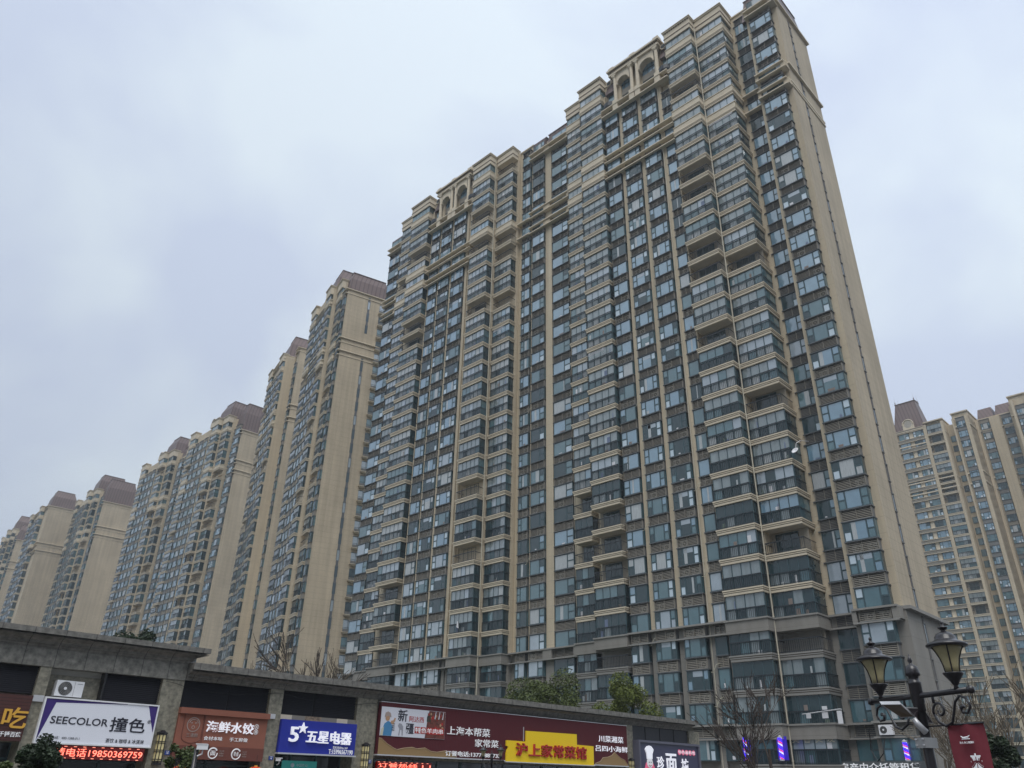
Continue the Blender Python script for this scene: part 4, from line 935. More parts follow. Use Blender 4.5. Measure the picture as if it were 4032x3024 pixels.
# 5 long maroon restaurant sign
t = shop_thing('shop_sign', 'long maroon ribbed restaurant sign with tan hill shapes and white lettering', 'shop sign', 'shop signs')
board(t, 14.62, 33.60, 2.75, 5.02, 'maroon', -.26); q = MB(); q.box(14.58, 33.64, -.30, -.02, 2.70, 2.755, 'alu'); q.box(14.58, 33.64, -.28, -.02, 5.02, 5.05, 'alu'); q.box(24.3, 24.33, -.30, -.26, 3.75, 4.45, 'alu'); q.obj('rim', t)
def hills(x0, pts):
    q = MB(); P_ = [(x0 + x, 2.76 + z) for x, z in pts]; q.poly_y([(P_[0][0], 2.76)] + P_ + [(P_[-1][0], 2.76)], -.268, -.262, 'tan_hill'); q.tube([(x, -.272, z) for x, z in P_], .018, 'hill_line', 4); q.obj('hill_shape', t)
hills(14.63, [(0, .68), (.15, .66), (.5, .45), (.9, .28), (1.1, .22), (1.5, .30), (2.0, .36), (2.3, .30), (2.8, .36), (3.2, .22), (3.6, .20), (4.1, .28), (4.5, .18), (4.9, .04)])
hills(30.4, [(0, .04), (.5, .16), (.75, .38), (1.2, .42), (1.6, .52), (1.9, .72), (2.1, .60), (2.5, .40), (2.9, .30), (3.18, .05)])
text('上海本帮菜', 18.80, 3.80, 2.98, .40, -.262, 'letter_white', t, .03, .01); text('家常菜', 20.72, 3.31, 1.7, .37, -.262, 'letter_white', t, .03, .01); text('订餐电话:13773889733', 18.75, 2.82, 3.82, .24, -.262, 'letter_white', t, .04, .02)
text('川菜湘菜', 30.8, 4.00, 2.4, .36, -.262, 'letter_lit', t, .03, .0); text('吕四小海鲜', 30.5, 3.48, 3.1, .33, -.262, 'letter_lit', t, .03, .0)
# 6 yellow stepped board
t = shop_thing('shop_sign', 'bright yellow stepped signboard with dark red characters, on the maroon sign', 'shop sign', 'shop signs')
q = MB(); q.poly_y([(22.95, 2.70), (30.2, 2.70), (30.2, 3.72), (28.7, 3.74), (28.7, 4.30), (24.45, 4.26), (24.45, 3.72), (22.95, 3.72), (22.95, 3.45), (23.10, 3.40), (23.0, 3.2), (22.95, 3.05)], -.36, -.27, 'yellow'); q.obj('panel', t)
text('沪上家常菜馆', 23.62, 2.98, 5.86, .66, -.37, 'letter_red', t, .08, .03); q = MB(); q.box(22.9, 30.25, -.40, -.27, 2.655, 2.70, 'alu'); q.obj('rim', t)
# 7 printed banner on the maroon sign
t = shop_thing('printed_banner', 'white printed banner with a turbaned cook, a goat and meat skewers', 'banner')
board(t, 14.64, 18.62, 3.55, 4.82, 'photo_white', -.29, -.265)
q = MB(); r_ = random.Random(5)
q.poly_y([(17.35, 3.56), (18.61, 3.56), (18.61, 4.81), (17.55, 4.81), (17.45, 4.3)], -.295, -.291, 'kebab'); 
for i in range(26):
    x = r_.uniform(17.5, 18.5); z = r_.uniform(3.7, 4.7); q.disc_y(x, -.30, z, r_.uniform(.05, .10), .006, r_.choice(['brown_dark', 'kebab', 'letter_red', 'skin']), 7)
for i in range(3): q.poly_y([(17.9 + i * .25, 4.45), (17.96 + i * .25, 4.45), (18.0 + i * .25, 4.8), (17.97 + i * .25, 4.8)], -.305, -.302, 'photo_white')
for x in (17.42, 17.55): q.poly_y([(x, 4.3), (x + .11, 4.3), (x + .11, 4.52), (x + .07, 4.6), (x + .07, 4.72), (x + .04, 4.72), (x + .04, 4.6), (x, 4.52)], -.303, -.30, 'bottle')
q.obj('food_picture', t)
q = MB()   # turbaned cook
q.poly_y([(14.78, 3.56), (15.30, 3.56), (15.36, 3.95), (15.2, 4.16), (15.05, 4.2), (14.86, 4.08), (14.74, 3.8)], -.297, -.292, 'robe_blue'); q.disc_y(15.02, -.305, 4.32, .12, .012, 'skin', 14); q.poly_y([(14.84, 4.36), (14.88, 4.56), (15.02, 4.62), (15.17, 4.55), (15.22, 4.38), (15.02, 4.42)], -.31, -.293, 'letter_grey'); q.poly_y([(15.2, 4.12), (15.36, 4.06), (15.46, 4.22), (15.50, 4.34), (15.43, 4.36), (15.36, 4.24), (15.24, 4.22)], -.305, -.294, 'skin')
for i in range(4): q.box(15.30, 15.46, -.300, -.295, 3.80 + i * .09, 3.84 + i * .09, 'ink')
q.poly_y([(14.66, 3.56), (14.80, 3.56), (14.84, 3.95), (14.70, 3.85)], -.302, -.297, 'hose'); q.obj('cook_picture', t)
q = MB(); q.poly_y([(15.72, 3.6), (15.76, 3.9), (15.66, 4.02), (15.72, 4.14), (15.86, 4.12), (15.98, 4.0), (15.98, 3.6), (15.93, 3.6), (15.9, 3.85), (15.8, 3.85), (15.78, 3.6)], -.3, -.294, 'letter_side'); q.obj('goat_picture', t)
text('新', 15.62, 4.22, .58, .54, -.292, 'ink', t, .006, .03); text('疆', 16.14, 3.70, .50, .46, -.292, 'ink', t, .006, .03); text('阿达西', 16.32, 4.24, .92, .26, -.292, 'letter_red', t, .006, .01)
q = MB(); [q.box(16.70 + i * .365, 16.70 + i * .365 + .32, -.297, -.292, 3.74, 4.04, 'letter_red') for i in range(2)]; q.box(17.44, 18.55, -.306, -.303, 3.74, 4.04, 'letter_red'); q.obj('red_blocks', t); text('特色羊肉串', 16.72, 3.78, 1.78, .23, -.307, 'letter_white', t, .004, .015)
# 8 noodle shop light box
t = shop_thing('shop_sign', 'framed navy light box with a white-hatted chef picture and white brush characters', 'shop sign', 'shop signs')
board(t, 34.55, 41.2, 1.85, 4.18, 'noodle_board', -.45, -.05); frame(t, 34.45, 41.3, 1.75, 4.28, 'noodle_frame', .14, -.55, -.04)
text('珍', 36.35, 2.65, .75, .75, -.46, 'letter_lit', t, .05, .02); text('面', 37.35, 2.35, 1.15, 1.25, -.46, 'letter_lit', t, .05, .05); text('坊', 39.05, 2.60, .80, .75, -.46, 'letter_lit', t, .05, .02)
q = MB(); [q.disc_y(38.95 + i * .42, -.47, 3.72, .17, .02, 'pink', 14) for i in range(5)]; q.obj('round_tags', t); text('特色面料馆', 38.82, 3.63, 1.95, .20, -.475, 'letter_lit', t, .01)
q = MB(); q.poly_y([(35.0, 2.0), (35.5, 1.9), (36.0, 2.1), (36.15, 2.6), (35.9, 3.0), (35.2, 3.0), (34.95, 2.5)], -.48, -.455, 'pink'); q.disc_y(35.55, -.51, 3.0, .30, .03, 'letter_white', 16); q.poly_y([(35.28, 3.2), (35.82, 3.2), (35.85, 3.5), (36.0, 3.75), (35.8, 3.93), (35.55, 3.98), (35.3, 3.93), (35.1, 3.75), (35.25, 3.5)], -.52, -.46, 'letter_lit'); q.disc_y(35.45, -.53, 3.02, .035, .02, 'ink', 8); q.disc_y(35.65, -.53, 3.02, .035, .02, 'ink', 8); q.tube([(35.42, -.53, 2.86), (35.55, -.53, 2.80), (35.68, -.53, 2.86)], .02, 'letter_red', 4); q.disc_y(35.9, -.50, 2.3, .16, .02, 'letter_white', 12); q.obj('chef_picture', t)
# text displays
def led(label, x0, x1, z0, z1, body):
    t = shop_thing('text_display', label, 'text display', 'red scrolling text displays'); board(t, x0, x1, z0, z1, 'led_board', -.16, -.02)
    q = MB(); n = int((x1 - x0) / .16)
    for i in range(n):
        x = x0 + .02 + i * (x1 - x0) / n
        if i % 2 == 0: q.box(x, x + .10, -.168, -.161, z1 - .035, z1 - .015, 'led_core'); q.box(x + .03, x + .13, -.168, -.161, z0 + .015, z0 + .035, 'led_core')
    q.obj('border_dashes', t)
    text(body, x0 + .06, z0 + .07, x1 - x0 - .12, z1 - z0 - .14, -.161, 'led_red', t, .006, .055); text(body, x0 + .06, z0 + .07, x1 - x0 - .12, z1 - z0 - .14, -.170, 'led_core', t, .004, -.004)
led('lit red scrolling text display under the white sign', .72, 3.92, 2.13, 2.55, '请电话19850369759')
led('lit red scrolling text display under the left end of the maroon sign', 14.75, 18.0, 2.14, 2.46, '订餐热线 1 1')
t = shop_thing('poster', 'teal lit poster with a small pale emblem in the window below the blue sign', 'poster'); board(t, 10.25, 11.98, 1.2, 2.36, 'green_screen', .60, .66)
q = MB(); q.disc_y(10.75, .585, 2.18, .09, .01, 'glass_vent', 12); q.obj('emblem', t); text('中国移动', 10.95, 2.12, .55, .13, .598, 'glass_vent', t, .004)
# outdoor unit on the wall ledge
t = shop_thing('air_conditioner', 'white outdoor air conditioner on the ledge above the white sign', 'air conditioner')
q = MB(); q.box(.30, 1.24, -.02, .32, 4.16, 4.70, 'sign_frame_white'); q.obj('casing', t)
q = MB(); q.disc_y(.62, -.03, 4.43, .235, .012, 'ac_fan', 20)
for i in range(5): q.tube([(.62 + r0 * math.cos(a * math.pi / 10), -.036, 4.43 + r0 * math.sin(a * math.pi / 10)) for r0 in (.06 + i * .04,) for a in range(21)], .006, 'metal_grey', 4, False)
q.disc_y(.62, -.05, 4.43, .05, .02, 'sign_frame_white', 12); q.obj('fan_grille', t); q = MB(); q.box(.92, .926, -.028, -.02, 4.18, 4.68, 'box_side'); q.box(1.0, 1.2, -.025, -.02, 4.60, 4.62, 'letter_side'); q.obj('side_panel', t)
t = shop_thing('junction_box', 'small white box on the pillar top left of the white sign', 'box'); board(t, -.37, -.02, 3.92, 4.13, 'alu', -.12, -.04)
t = shop_thing('junction_box', 'small white box on the pillar between the brown and blue signs', 'box'); board(t, 8.90, 9.18, 3.93, 4.12, 'alu', -.14, -.04)
# wall lamps
for x, zt, lb in ((4.46, 3.18, 'tall cream wall lamp on the pillar right of the white sign'), (14.02, 3.17, 'tall cream wall lamp on the pillar left of the maroon sign'), (34.1, 3.17, 'tall cream wall lamp on the pillar left of the navy light box')):
    t = shop_thing('wall_lamp', lb, 'wall lamp', 'cream wall lamps on the pillars')
    q = MB(); q.box(x - .13, x + .13, -.26, -.06, zt - 1.05, zt - .10, 'lamp_cream'); q.obj('shade', t)
    q = MB()
    for xx in (x - .14, x - .015, x + .11): q.box(xx, xx + .03, -.275, -.25, zt - 1.1, zt - .05, 'iron')
    for zz in (zt - 1.05, zt - .98, zt - .72, zt - .66, zt - .42, zt - .36, zt - .12): q.box(x - .15, x + .15, -.28, -.04, zz, zz + .025, 'iron')
    q.box(x - .17, x + .17, -.29, -.04, zt - .07, zt - .03, 'iron'); q.frus((x - .13, x + .13, -.26, -.06, zt - .03), (x - .06, x + .06, -.18, -.10, zt + .05), 'iron'); q.box(x - .15, x + .15, -.28, -.04, zt - 1.16, zt - 1.1, 'iron'); q.obj('bracket', t)
for x, z, nb, lb in ((4.74, 2.38, '18', 'small blue number plate beside the first wall lamp'), (9.20, 2.34, '16', 'small blue number plate left of the teal poster'), (14.26, 2.36, '15', 'small blue number plate on the pillar left of the maroon sign')):
    t = shop_thing('number_plate', lb, 'number plate', 'blue number plates'); board(t, x, x + .20, z, z + .15, 'plate_blue', -.07, -.045); text(nb, x + .06, z + .03, .08, .06, -.072, 'letter_white', t, .003, .01); text('街路', x + .04, z + .105, .12, .03, -.072, 'letter_white', t, .003)
def camera_thing(pt, rz, lb):
    t = empty('security_camera', pt, rz, lb, 'camera', 'white security cameras'); q = MB(); q.box(-.14, .12, -.06, .06, -.055, .055, 'sign_frame_white'); q.box(-.17, .10, -.07, .07, .055, .075, 'sign_frame_white'); q.obj('housing', t)
    q = MB(); q.box(.12, .135, -.05, .05, -.045, .045, 'black'); q.obj('lens', t); q = MB(); q.tube([(0, 0, -.05), (0, 0, -.15), (-.1, .0, -.2)], .02, 'alu', 6); q.obj('mount', t); return t
c_, s_ = math.cos(STH), math.sin(STH)
SP = lambda x, y, z: (SLOC[0] + x * c_ - y * s_, SLOC[1] + x * s_ + y * c_, z)
camera_thing(SP(9.60, -.25, 2.36), STH - 1.2, 'white camera under the left end of the blue sign')
for x, zt, lb in ((5.26, 2.00, 'round red paper lantern behind the loose shrub'), (8.46, 2.06, 'round red paper lantern left of the blue sign')):
    t = shop_thing('red_lantern', lb, 'lantern', 'red lanterns'); q = MB()
    prof = [(.05, 0)] + [(.30 * math.sin(a * math.pi / 12), -.26 + .26 * math.cos(a * math.pi / 12)) for a in range(1, 12)] + [(.05, -.52)]
    q.lathe([(r0 + .04, z + zt) for r0, z in prof], 'lantern_red', 18, (x, -.45, 0)); q.obj('shade', t, True)
    q = MB(); [q.tube([(x + (.31 * math.sin(b_) + .045) * math.cos(a), -.45 + (.31 * math.sin(b_) + .045) * math.sin(a), zt - .26 + .265 * math.cos(b_)) for b_ in [i * math.pi / 10 for i in range(1, 10)]], .005, 'letter_gold', 3) for a in [k * math.pi / 5 for k in range(10)]]; q.lathe([(.07, zt), (.07, zt + .05)], 'letter_gold', 10, (x, -.45, 0)); q.tube([(x, -.45, zt), (x, -.45, 2.5)], .008, 'black', 4); q.obj('ribs', t)

for (x0, x1, z, sag, lb) in ((4.2, 9.4, 5.0, .25, 'thin black cable drooping across the louvres above the brown sign'), (9.5, 14.4, 4.95, .2, 'thin black cable drooping across the louvres above the blue sign'), (14.6, 24.0, 2.62, .12, 'thin black cable sagging below the left half of the maroon sign')):
    t = shop_thing('cable', lb, 'cable', 'cables along the shop fronts'); q = MB(); q.tube([(x0 + (x1 - x0) * i / 14, -.10 - .02 * math.sin(i), z - sag * math.sin(math.pi * i / 14) + .02 * math.sin(i * 2.1)) for i in range(15)], .009, 'black', 4); q.obj('wire', t)

# ------------------------------------------------------------------ things on the tower's street side
TR = MT.root
def tower_thing(name, label, cat, group=None): return empty(name, (31.834, 64.527, 0), math.radians(135.56), label, cat, group)
zf = ZK(-5)
t = tower_thing('shop_sign', 'grey sign with thick white characters along the bottom, left of the black lamp post', 'shop sign', 'shop signs')
q = MB(); q.box(-1.0, 6.6, .55, .75, zf - 1.0, zf + .04, 'sign_grey'); q.obj('panel', t); text('房产中介托管租赁', 6.25, zf - .72, 6.1, .66, .76, 'letter_white', t, .04, .03, facing='back')
t = tower_thing('window_lettering', 'outlined characters on the dark balcony glass above the grey sign', 'lettering')
for i, ch in enumerate('美容美发'): text(ch, 9.75 - i * 1.0, zf + 1.42, .60, .62, 1.24, 'letter_side' if 0 else 'hose', t, .02, .0, facing='back')
def barber(x, y, z0, h, lb):
    t = tower_thing('barber_pole', lb, 'barber pole', 'lit spiral barber poles'); q = MB(); n = 40; r0 = .17
    for i in range(n):
        for j in range(12):
            a0, a1 = 2 * math.pi * j / 12, 2 * math.pi * (j + 1) / 12; za, zb = z0 + h * i / n, z0 + h * (i + 1) / n
            ph = (j + i * .8) % 12; mt = 'barber_white' if ph < 2 else ('barber_red' if 3 <= ph < 5.2 else 'barber_blue')
            q.add([(x + r0 * math.cos(a0), y + r0 * math.sin(a0), za), (x + r0 * math.cos(a1), y + r0 * math.sin(a1), za), (x + r0 * math.cos(a1), y + r0 * math.sin(a1), zb), (x + r0 * math.cos(a0), y + r0 * math.sin(a0), zb)], [(0, 1, 2, 3)], mt)
    q.obj('spiral', t); q = MB(); q.box(x - .45, x + .45, y - .30, y - .26, z0 - .05, z0 + h + .1, 'blue_glow'); q.obj('back_panel', t); q = MB(); q.lathe([(.19, z0 - .12), (.19, z0)], 'alu', 12, (x, y, 0)); q.lathe([(.19, z0 + h), (.19, z0 + h + .08), (.05, z0 + h + .2)], 'alu', 12, (x, y, 0)); q.obj('cap', t)
barber(13.2, 2.85, zf + .1, 1.75, 'lit spiral barber pole at the left end of the bottom balcony')
barber(10.05, 2.85, zf + .15, 1.6, 'lit spiral barber pole at the right end of the bottom balcony')
barber(1.05, .45, zf + .15, 1.2, 'lit spiral barber pole in the window beside the lamp post')
# satellite dish and drying racks
t = tower_thing('satellite_dish', 'small white satellite dish on a bent arm beside the big balconies', 'satellite dish'); q = MB()
q.lathe([(.02, 0), (.15, .02), (.30, .07), (.40, .14), (.41, .15), (.30, .09), (.02, .03)], 'sign_frame_white', 18); o = q.obj('dish', t, True); o.scale = (.85, .85, .85); o.location = (5.5, 1.2, 30.2); o.rotation_euler = (-1.0, .2, 0)
q = MB(); q.tube([(4.5, .2, 31.25), (5.0, .9, 31.25), (5.35, 1.1, 31.0), (5.45, 1.2, 30.4)], .03, 'alu', 6); q.obj('arm', t)
for (x0, x1, y, z, lb) in ((6.2, 9.4, 1.7, ZK(19) + 1.5, 'folding metal drying rack on a high balcony near the right corner'), (45.0, 47.0, 1.6, ZK(14) + 1.5, 'folding metal drying rack on a balcony in the middle of the tower'), (26, 28.6, 3.0, ZK(10) + 1.5, 'folding metal drying rack on the balcony left of centre')):
    t = tower_thing('drying_rack', lb, 'drying rack', 'metal drying racks outside balconies'); q = MB()
    for i in range(5): q.tube([(x0, y + .05 * i, z - .12 * i + .2), (x1, y + .05 * i, z - .12 * i + .2)], .018, 'alu', 5)
    for x in (x0 + .3, x1 - .3): q.tube([(x, y - .45, z - .5), (x, y + .25, z - .3), (x, y, z + .25)], .02, 'alu', 5)
    q.obj('bars', t)
t = tower_thing('drying_rack', 'white drying rack with hanging cloths above the blank grey band, behind the bare tree', 'drying rack', 'metal drying racks outside balconies'); q = MB(); z = 7.25
for i in range(3): q.tube([(8.2, 1.6 + .2 * i, z - .02 * i), (4.9, 1.8 + .2 * i, z + .22)], .022, 'sign_frame_white', 5)
q.obj('bars', t); q = MB(); q.box(7.6, 8.0, 1.7, 1.73, z - .35, z, 'cloth_white'); q.box(6.1, 6.6, 1.8, 1.83, z - .4, z + .05, 'cloth_white'); q.box(4.9, 5.3, 1.95, 1.98, z - .85, z + .1, 'cloth_white'); q.obj('cloths', t)
t = tower_thing('laundry', 'white cloth hanging on a low balcony of the left half', 'laundry'); q = MB(); q.poly_y([(50.2, ZK(0) + .3), (50.6, ZK(0) + .5), (50.5, ZK(0) + 1.15), (50.35, ZK(0) + 1.2), (50.3, ZK(0) + .9)], 2.76, 2.80, 'cloth_white'); q.obj('cloth', t)
t = tower_thing('air_conditioner', 'white outdoor unit on the grey band behind the lamp post', 'air conditioner'); q = MB(); q.box(1.7, 2.75, .25, .6, ZK(-4) - 1.0, ZK(-4) - .28, 'sign_frame_white'); q.disc_y(2.40, .60, ZK(-4) - .64, .27, .02, 'ac_fan', 16); q.disc_y(2.40, .62, ZK(-4) - .64, .07, .02, 'sign_frame_white', 10); q.obj('casing', t)

# ------------------------------------------------------------------ street lamps
ARM = math.radians(12)
def street_lamp(loc, label, rz):
    t = empty('street_lamp', loc, rz, label, 'street lamp', 'black double-lantern street lamps')
    H_ = 0.0
    q = MB(); q.lathe([(.11, -3.2), (.11, -2.6), (.075, -2.5), (.07, -.55), (.07, -.2), (.08, -.2), (.08, -.1), (.088, -.08), (.088, .16), (.095, .18), (.07, .2), (.07, .26), (.10, .28), (.10, .32), (.09, .36), (.08, .40), (.03, .43), (.02, .45), (.035, .48), (.02, .52), (.004, .58)], 'iron', 14); q.obj('post', t, True)
    q = MB(); q.tube([(-.97, 0, 0), (.97, 0, 0)], .038, 'iron', 8)
    for x in (-.97, .97): q.lathe([(.02, -.05), (.05, -.03), (.05, .03), (.02, .05)], 'iron', 8, (x, 0, 0))
    q.obj('cross_arm', t, True)
    for sg in (-1, 1):
        q = MB(); pts = []
        for i in range(22): a = math.pi * .9 + i * .33; r0 = .03 + .0045 * i; pts.append((sg * (.36 + r0 * math.cos(a)), 0, -.22 + r0 * math.sin(a)))
        q.tube(pts, [.012] * 6 + [.018] * 16, 'iron', 6); pts = []
        q.tube([(sg * .25, 0, -.27), (sg * .30, 0, -.36), (sg * .42, 0, -.42), (sg * .54, 0, -.38), (sg * .60, 0, -.26), (sg * .66, 0, -.13), (sg * .76, 0, -.06), (sg * .86, 0, -.10), (sg * .90, 0, -.20), (sg * .84, 0, -.28), (sg * .76, 0, -.27), (sg * .74, 0, -.21), (sg * .79, 0, -.19)], [.018] * 10 + [.022, .026, .03], 'iron', 6)
        q.tube([(sg * .28, 0, 0), (sg * .28, 0, -.12)], .02, 'iron', 6); q.obj('scroll', t, True)
        L = empty_child('lantern', t, (sg * .74, 0, .02))
        q = MB(); q.lathe([(.05, 0), (.03, .05), (.05, .08), (.07, .12), (.13, .20), (.155, .235), (.155, .25), (.02, .25)], 'iron', 16); q.obj('lantern_base', L, True)
        q = MB(); q.lathe([(.098, .25), (.11, .36), (.14, .48), (.185, .58), (.235, .665)], 'lamp_glass', 16); q.obj('glass', L, True)
        q = MB()
        for k in range(4):
            a = math.pi / 4 + k * math.pi / 2; q.tube([((r0 + .006) * math.cos(a), (r0 + .006) * math.sin(a), z) for r0, z in [(.098, .25), (.11, .36), (.14, .48), (.185, .58), (.235, .665)]], .011, 'iron', 5)
        q.obj('ribs', L)
        q = MB(); q.lathe([(.30, .645), (.32, .66), (.315, .685), (.24, .72), (.175, .75), (.165, .76), (.16, .80), (.12, .85), (.06, .875), (.035, .89), (.04, .905), (.075, .935), (.08, .95), (.04, .965), (.022, .98), (.02, 1.0), (.03, 1.02), (.02, 1.045), (.005, 1.06)], 'iron', 20); q.obj('lantern_cap', L, True); L.scale = (.84, .84, .86)
    return t
def empty_child(name, parent, loc):
    o = bpy.data.objects.new(name, None); COL.objects.link(o); o.parent = parent; o.location = loc; o.empty_display_size = .2; return o
pl, pr = hd(3469, 2746, 14.6), hd(3772, 2735, 13.45)
lc = (pl + pr) / 2; rz = math.atan2(pr.y - pl.y, pr.x - pl.x); LS = (pr - pl).length / 1.48
l1 = street_lamp(lc, 'large black double-lantern street lamp carrying the red banner, at the right', rz); l1.scale = (LS, LS, LS)
def dup(root, loc, rz, label, sc):
    r = root.copy(); COL.objects.link(r); r.location = loc; r.rotation_euler = (0, 0, rz); r['label'] = label; r.scale = (sc, sc, sc)
    for ch in list(root.children):
        c = ch.copy(); COL.objects.link(c); c.parent = r
        for g in ch.children: d_ = g.copy(); COL.objects.link(d_); d_.parent = c
    return r
p2l, p2r = hd(1903, 3000, 27.5), hd(1972, 3000, 27.0)
dup(l1, hd(1936, 2995, 27.2), math.atan2(p2r.y - p2l.y, p2r.x - p2l.x), 'small distant black double-lantern street lamp in front of the maroon sign', (p2r - p2l).length / 1.48)
# solar street light clamped to the post
lx = Vector((math.cos(rz), math.sin(rz), 0)); ly = Vector((-math.sin(rz), math.cos(rz), 0))
t = empty('clamp_bracket', lc, rz, 'silver bracket with bolts clamped round the black lamp post', 'bracket'); k = LS
q = MB(); q.box(-.10, .10, -.12, .10, -.72, -.58, 'metal_grey'); [q.lathe([(.02, 0), (.02, .02)], 'alu', 6, (x, -.125, z)) for x in (-.07, .07) for z in (-.69, -.61)]; q.obj('clamp', t)
def slab4(pts, th, m_top, m_bot, name, parent, inner=None):
    """thin plate through four world corners (parent has no rotation)"""
    P_ = [p - parent.location for p in pts]; n_ = (P_[1] - P_[0]).cross(P_[3] - P_[0]).normalized()
    if n_.z < 0: n_ = -n_
    q = MB(); V_ = [tuple(p) for p in P_] + [tuple(p + n_ * th) for p in P_]
    q.add(V_, [(0, 1, 2, 3), (4, 7, 6, 5)] + [(i, (i + 1) % 4, (i + 1) % 4 + 4, i + 4) for i in range(4)], m_top); o = q.obj(name, parent)
    if inner:
        c_0 = sum(P_, Vector()) / 4; q = MB(); q.add([tuple(c_0 + (p - c_0) * .88 - n_ * .004) for p in P_] + [tuple(c_0 + (p - c_0) * .88 - n_ * .001) for p in P_], [(0, 1, 2, 3), (4, 7, 6, 5)] + [(i, (i + 1) % 4, (i + 1) % 4 + 4, i + 4) for i in range(4)], m_bot); q.obj(inner, o)
    return o
t2 = empty('flood_light', hd(3600, 2838, 13.9), 0, 'flat grey solar lamp head with tan underside, left of the black post', 'solar light'); q = MB()
slab4([hd(3470, 2774, 13.25), hd(3547, 2773, 13.45), hd(3601, 2823, 14.0), hd(3548, 2826, 13.8)], .05, 'alu', 'led_panel', 'lamp_head', t2, 'diffuser')
slab4([hd(3568, 2786, 13.8), hd(3636, 2788, 14.0), hd(3678, 2850, 14.2), hd(3622, 2846, 14.0)], .03, 'metal_grey', 'solar', 'solar_panel', t2, 'solar_cells')
q.tube([tuple(hd(3598, 2828, 13.9) - t2.location), tuple(hd(3615, 2852, 13.9) - t2.location), tuple(hd(3646, 2884, 13.95) - t2.location)], [.035, .045, .05], 'alu', 8); q.obj('arm', t2, True)
q = MB(); q.tube([(-.52 * k, -.5 * k, -.42 * k), (-.56 * k, -.5 * k, -.70 * k), (-.46 * k, -.5 * k, -.85 * k), (-.34 * k, -.48 * k, -.75 * k), (-.33 * k, -.42 * k, -.55 * k)], .008, 'black', 5); q.obj('cable', t)
# red banner
t = empty('hanging_banner', lc, rz, 'dark red cloth banner with white characters hanging right of the lamp post', 'banner'); q = MB()
nx, nz = 10, 24; k = 1.0; x0, x1, z0, z1 = .43, 1.06, -2.0, -.43
vs = [((x0 + (x1 - x0) * i / nx) * k, (.02 * math.sin(i * .9 + j * .25) + .03) * k, (z0 + (z1 - z0) * j / nz) * k) for j in range(nz + 1) for i in range(nx + 1)]
q.add(vs, [(j * (nx + 1) + i, j * (nx + 1) + i + 1, (j + 1) * (nx + 1) + i + 1, (j + 1) * (nx + 1) + i) for j in range(nz) for i in range(nx)], 'banner_red'); q.obj('cloth', t, True)
q = MB(); q.tube([(0, 0, -.43), (1.08, .03, -.43)], .013, 'iron', 6); q.obj('rod', t)
text('来', .75, -1.00, .20, .19, -.012 * k, 'letter_white', t, .006, .05); text('官', .76, -1.26, .20, .20, -.012 * k, 'letter_white', t, .006, .05); text('海人·海上观澜府', .63, -.685, .25, .03, -.012 * k, 'letter_white', t, .004, .01)
q = MB(); q.tube([(.67, -.012, -.585), (.71, -.012, -.61), (.78, -.012, -.605), (.83, -.012, -.58)], [.004, .012, .012, .003], 'letter_white', 5); q.tube([(.68, -.012, -.625), (.82, -.012, -.625)], .006, 'letter_white', 4); q.obj('emblem', t)

# ------------------------------------------------------------------ trees
def leaf_tree(label, base, height, crown, mleaf, mbark, n, leaf, seed, group=None, trunk_r=.09, name='leafy_tree', lobes=14, stems=6):
    """crown=(cz, rx, rz)"""
    r = random.Random(seed); t = empty(name, base, 0, label, 'tree' if 'tree' in name else 'shrub', group); cz, rx, rz_ = crown
    q = MB(); q.tube([(0, 0, 0), (.05, .03, cz * .4), (0, 0, cz - rz_ * .3)], [trunk_r, trunk_r * .8, trunk_r * .5], mbark, 7)
    L = []
    for i in range(lobes):
        while True:
            v = Vector((r.uniform(-1, 1), r.uniform(-1, 1), r.uniform(-.9, 1)))
            if .15 < v.length < .95: break
        L.append((Vector((v.x * rx, v.y * rx, cz + v.z * rz_)), r.uniform(.22, .42) * rx))
    for i in range(stems):
        p = L[i % len(L)][0]; q.tube([(0, 0, cz - rz_ * .8), tuple((Vector((0, 0, cz - rz_ * .5)) + p) * .5), tuple(p)], [trunk_r * .5, trunk_r * .3, trunk_r * .12], mbark, 5)
    q.obj('trunk', t, True)
    vs = np.zeros((n, 4, 3), dtype=np.float32)
    for i in range(n):
        c, rr = L[r.randrange(len(L))]; d_ = Vector((r.gauss(0, 1), r.gauss(0, 1), r.gauss(0, 1))); d_.normalize(); p = c + d_ * rr * (r.random() ** .35) * Vector((1, 1, .75)).length / 1.6
        a = Vector((r.gauss(0, 1), r.gauss(0, 1), r.gauss(0, .6))).normalized(); b_ = a.cross(Vector((r.gauss(0, 1), r.gauss(0, 1), r.gauss(0, 1)))).normalized(); s1 = leaf * r.uniform(.6, 1.3); s2 = s1 * .5
        vs[i] = [p - a * s1, p - b_ * s2, p + a * s1, p + b_ * s2]
    me = bpy.data.meshes.new('crown'); me.vertices.add(n * 4); me.vertices.foreach_set('co', vs.ravel()); me.loops.add(n * 4); me.loops.foreach_set('vertex_index', np.arange(n * 4, dtype=np.int32)); me.polygons.add(n); me.polygons.foreach_set('loop_start', np.arange(0, n * 4, 4, dtype=np.int32)); me.polygons.foreach_set('loop_total', np.full(n, 4, dtype=np.int32)); me.materials.append(MATS[mleaf]); me.polygons.foreach_set('use_smooth', np.zeros(n, dtype=bool)); me.update(calc_edges=True)
    link('crown', me, t); return t
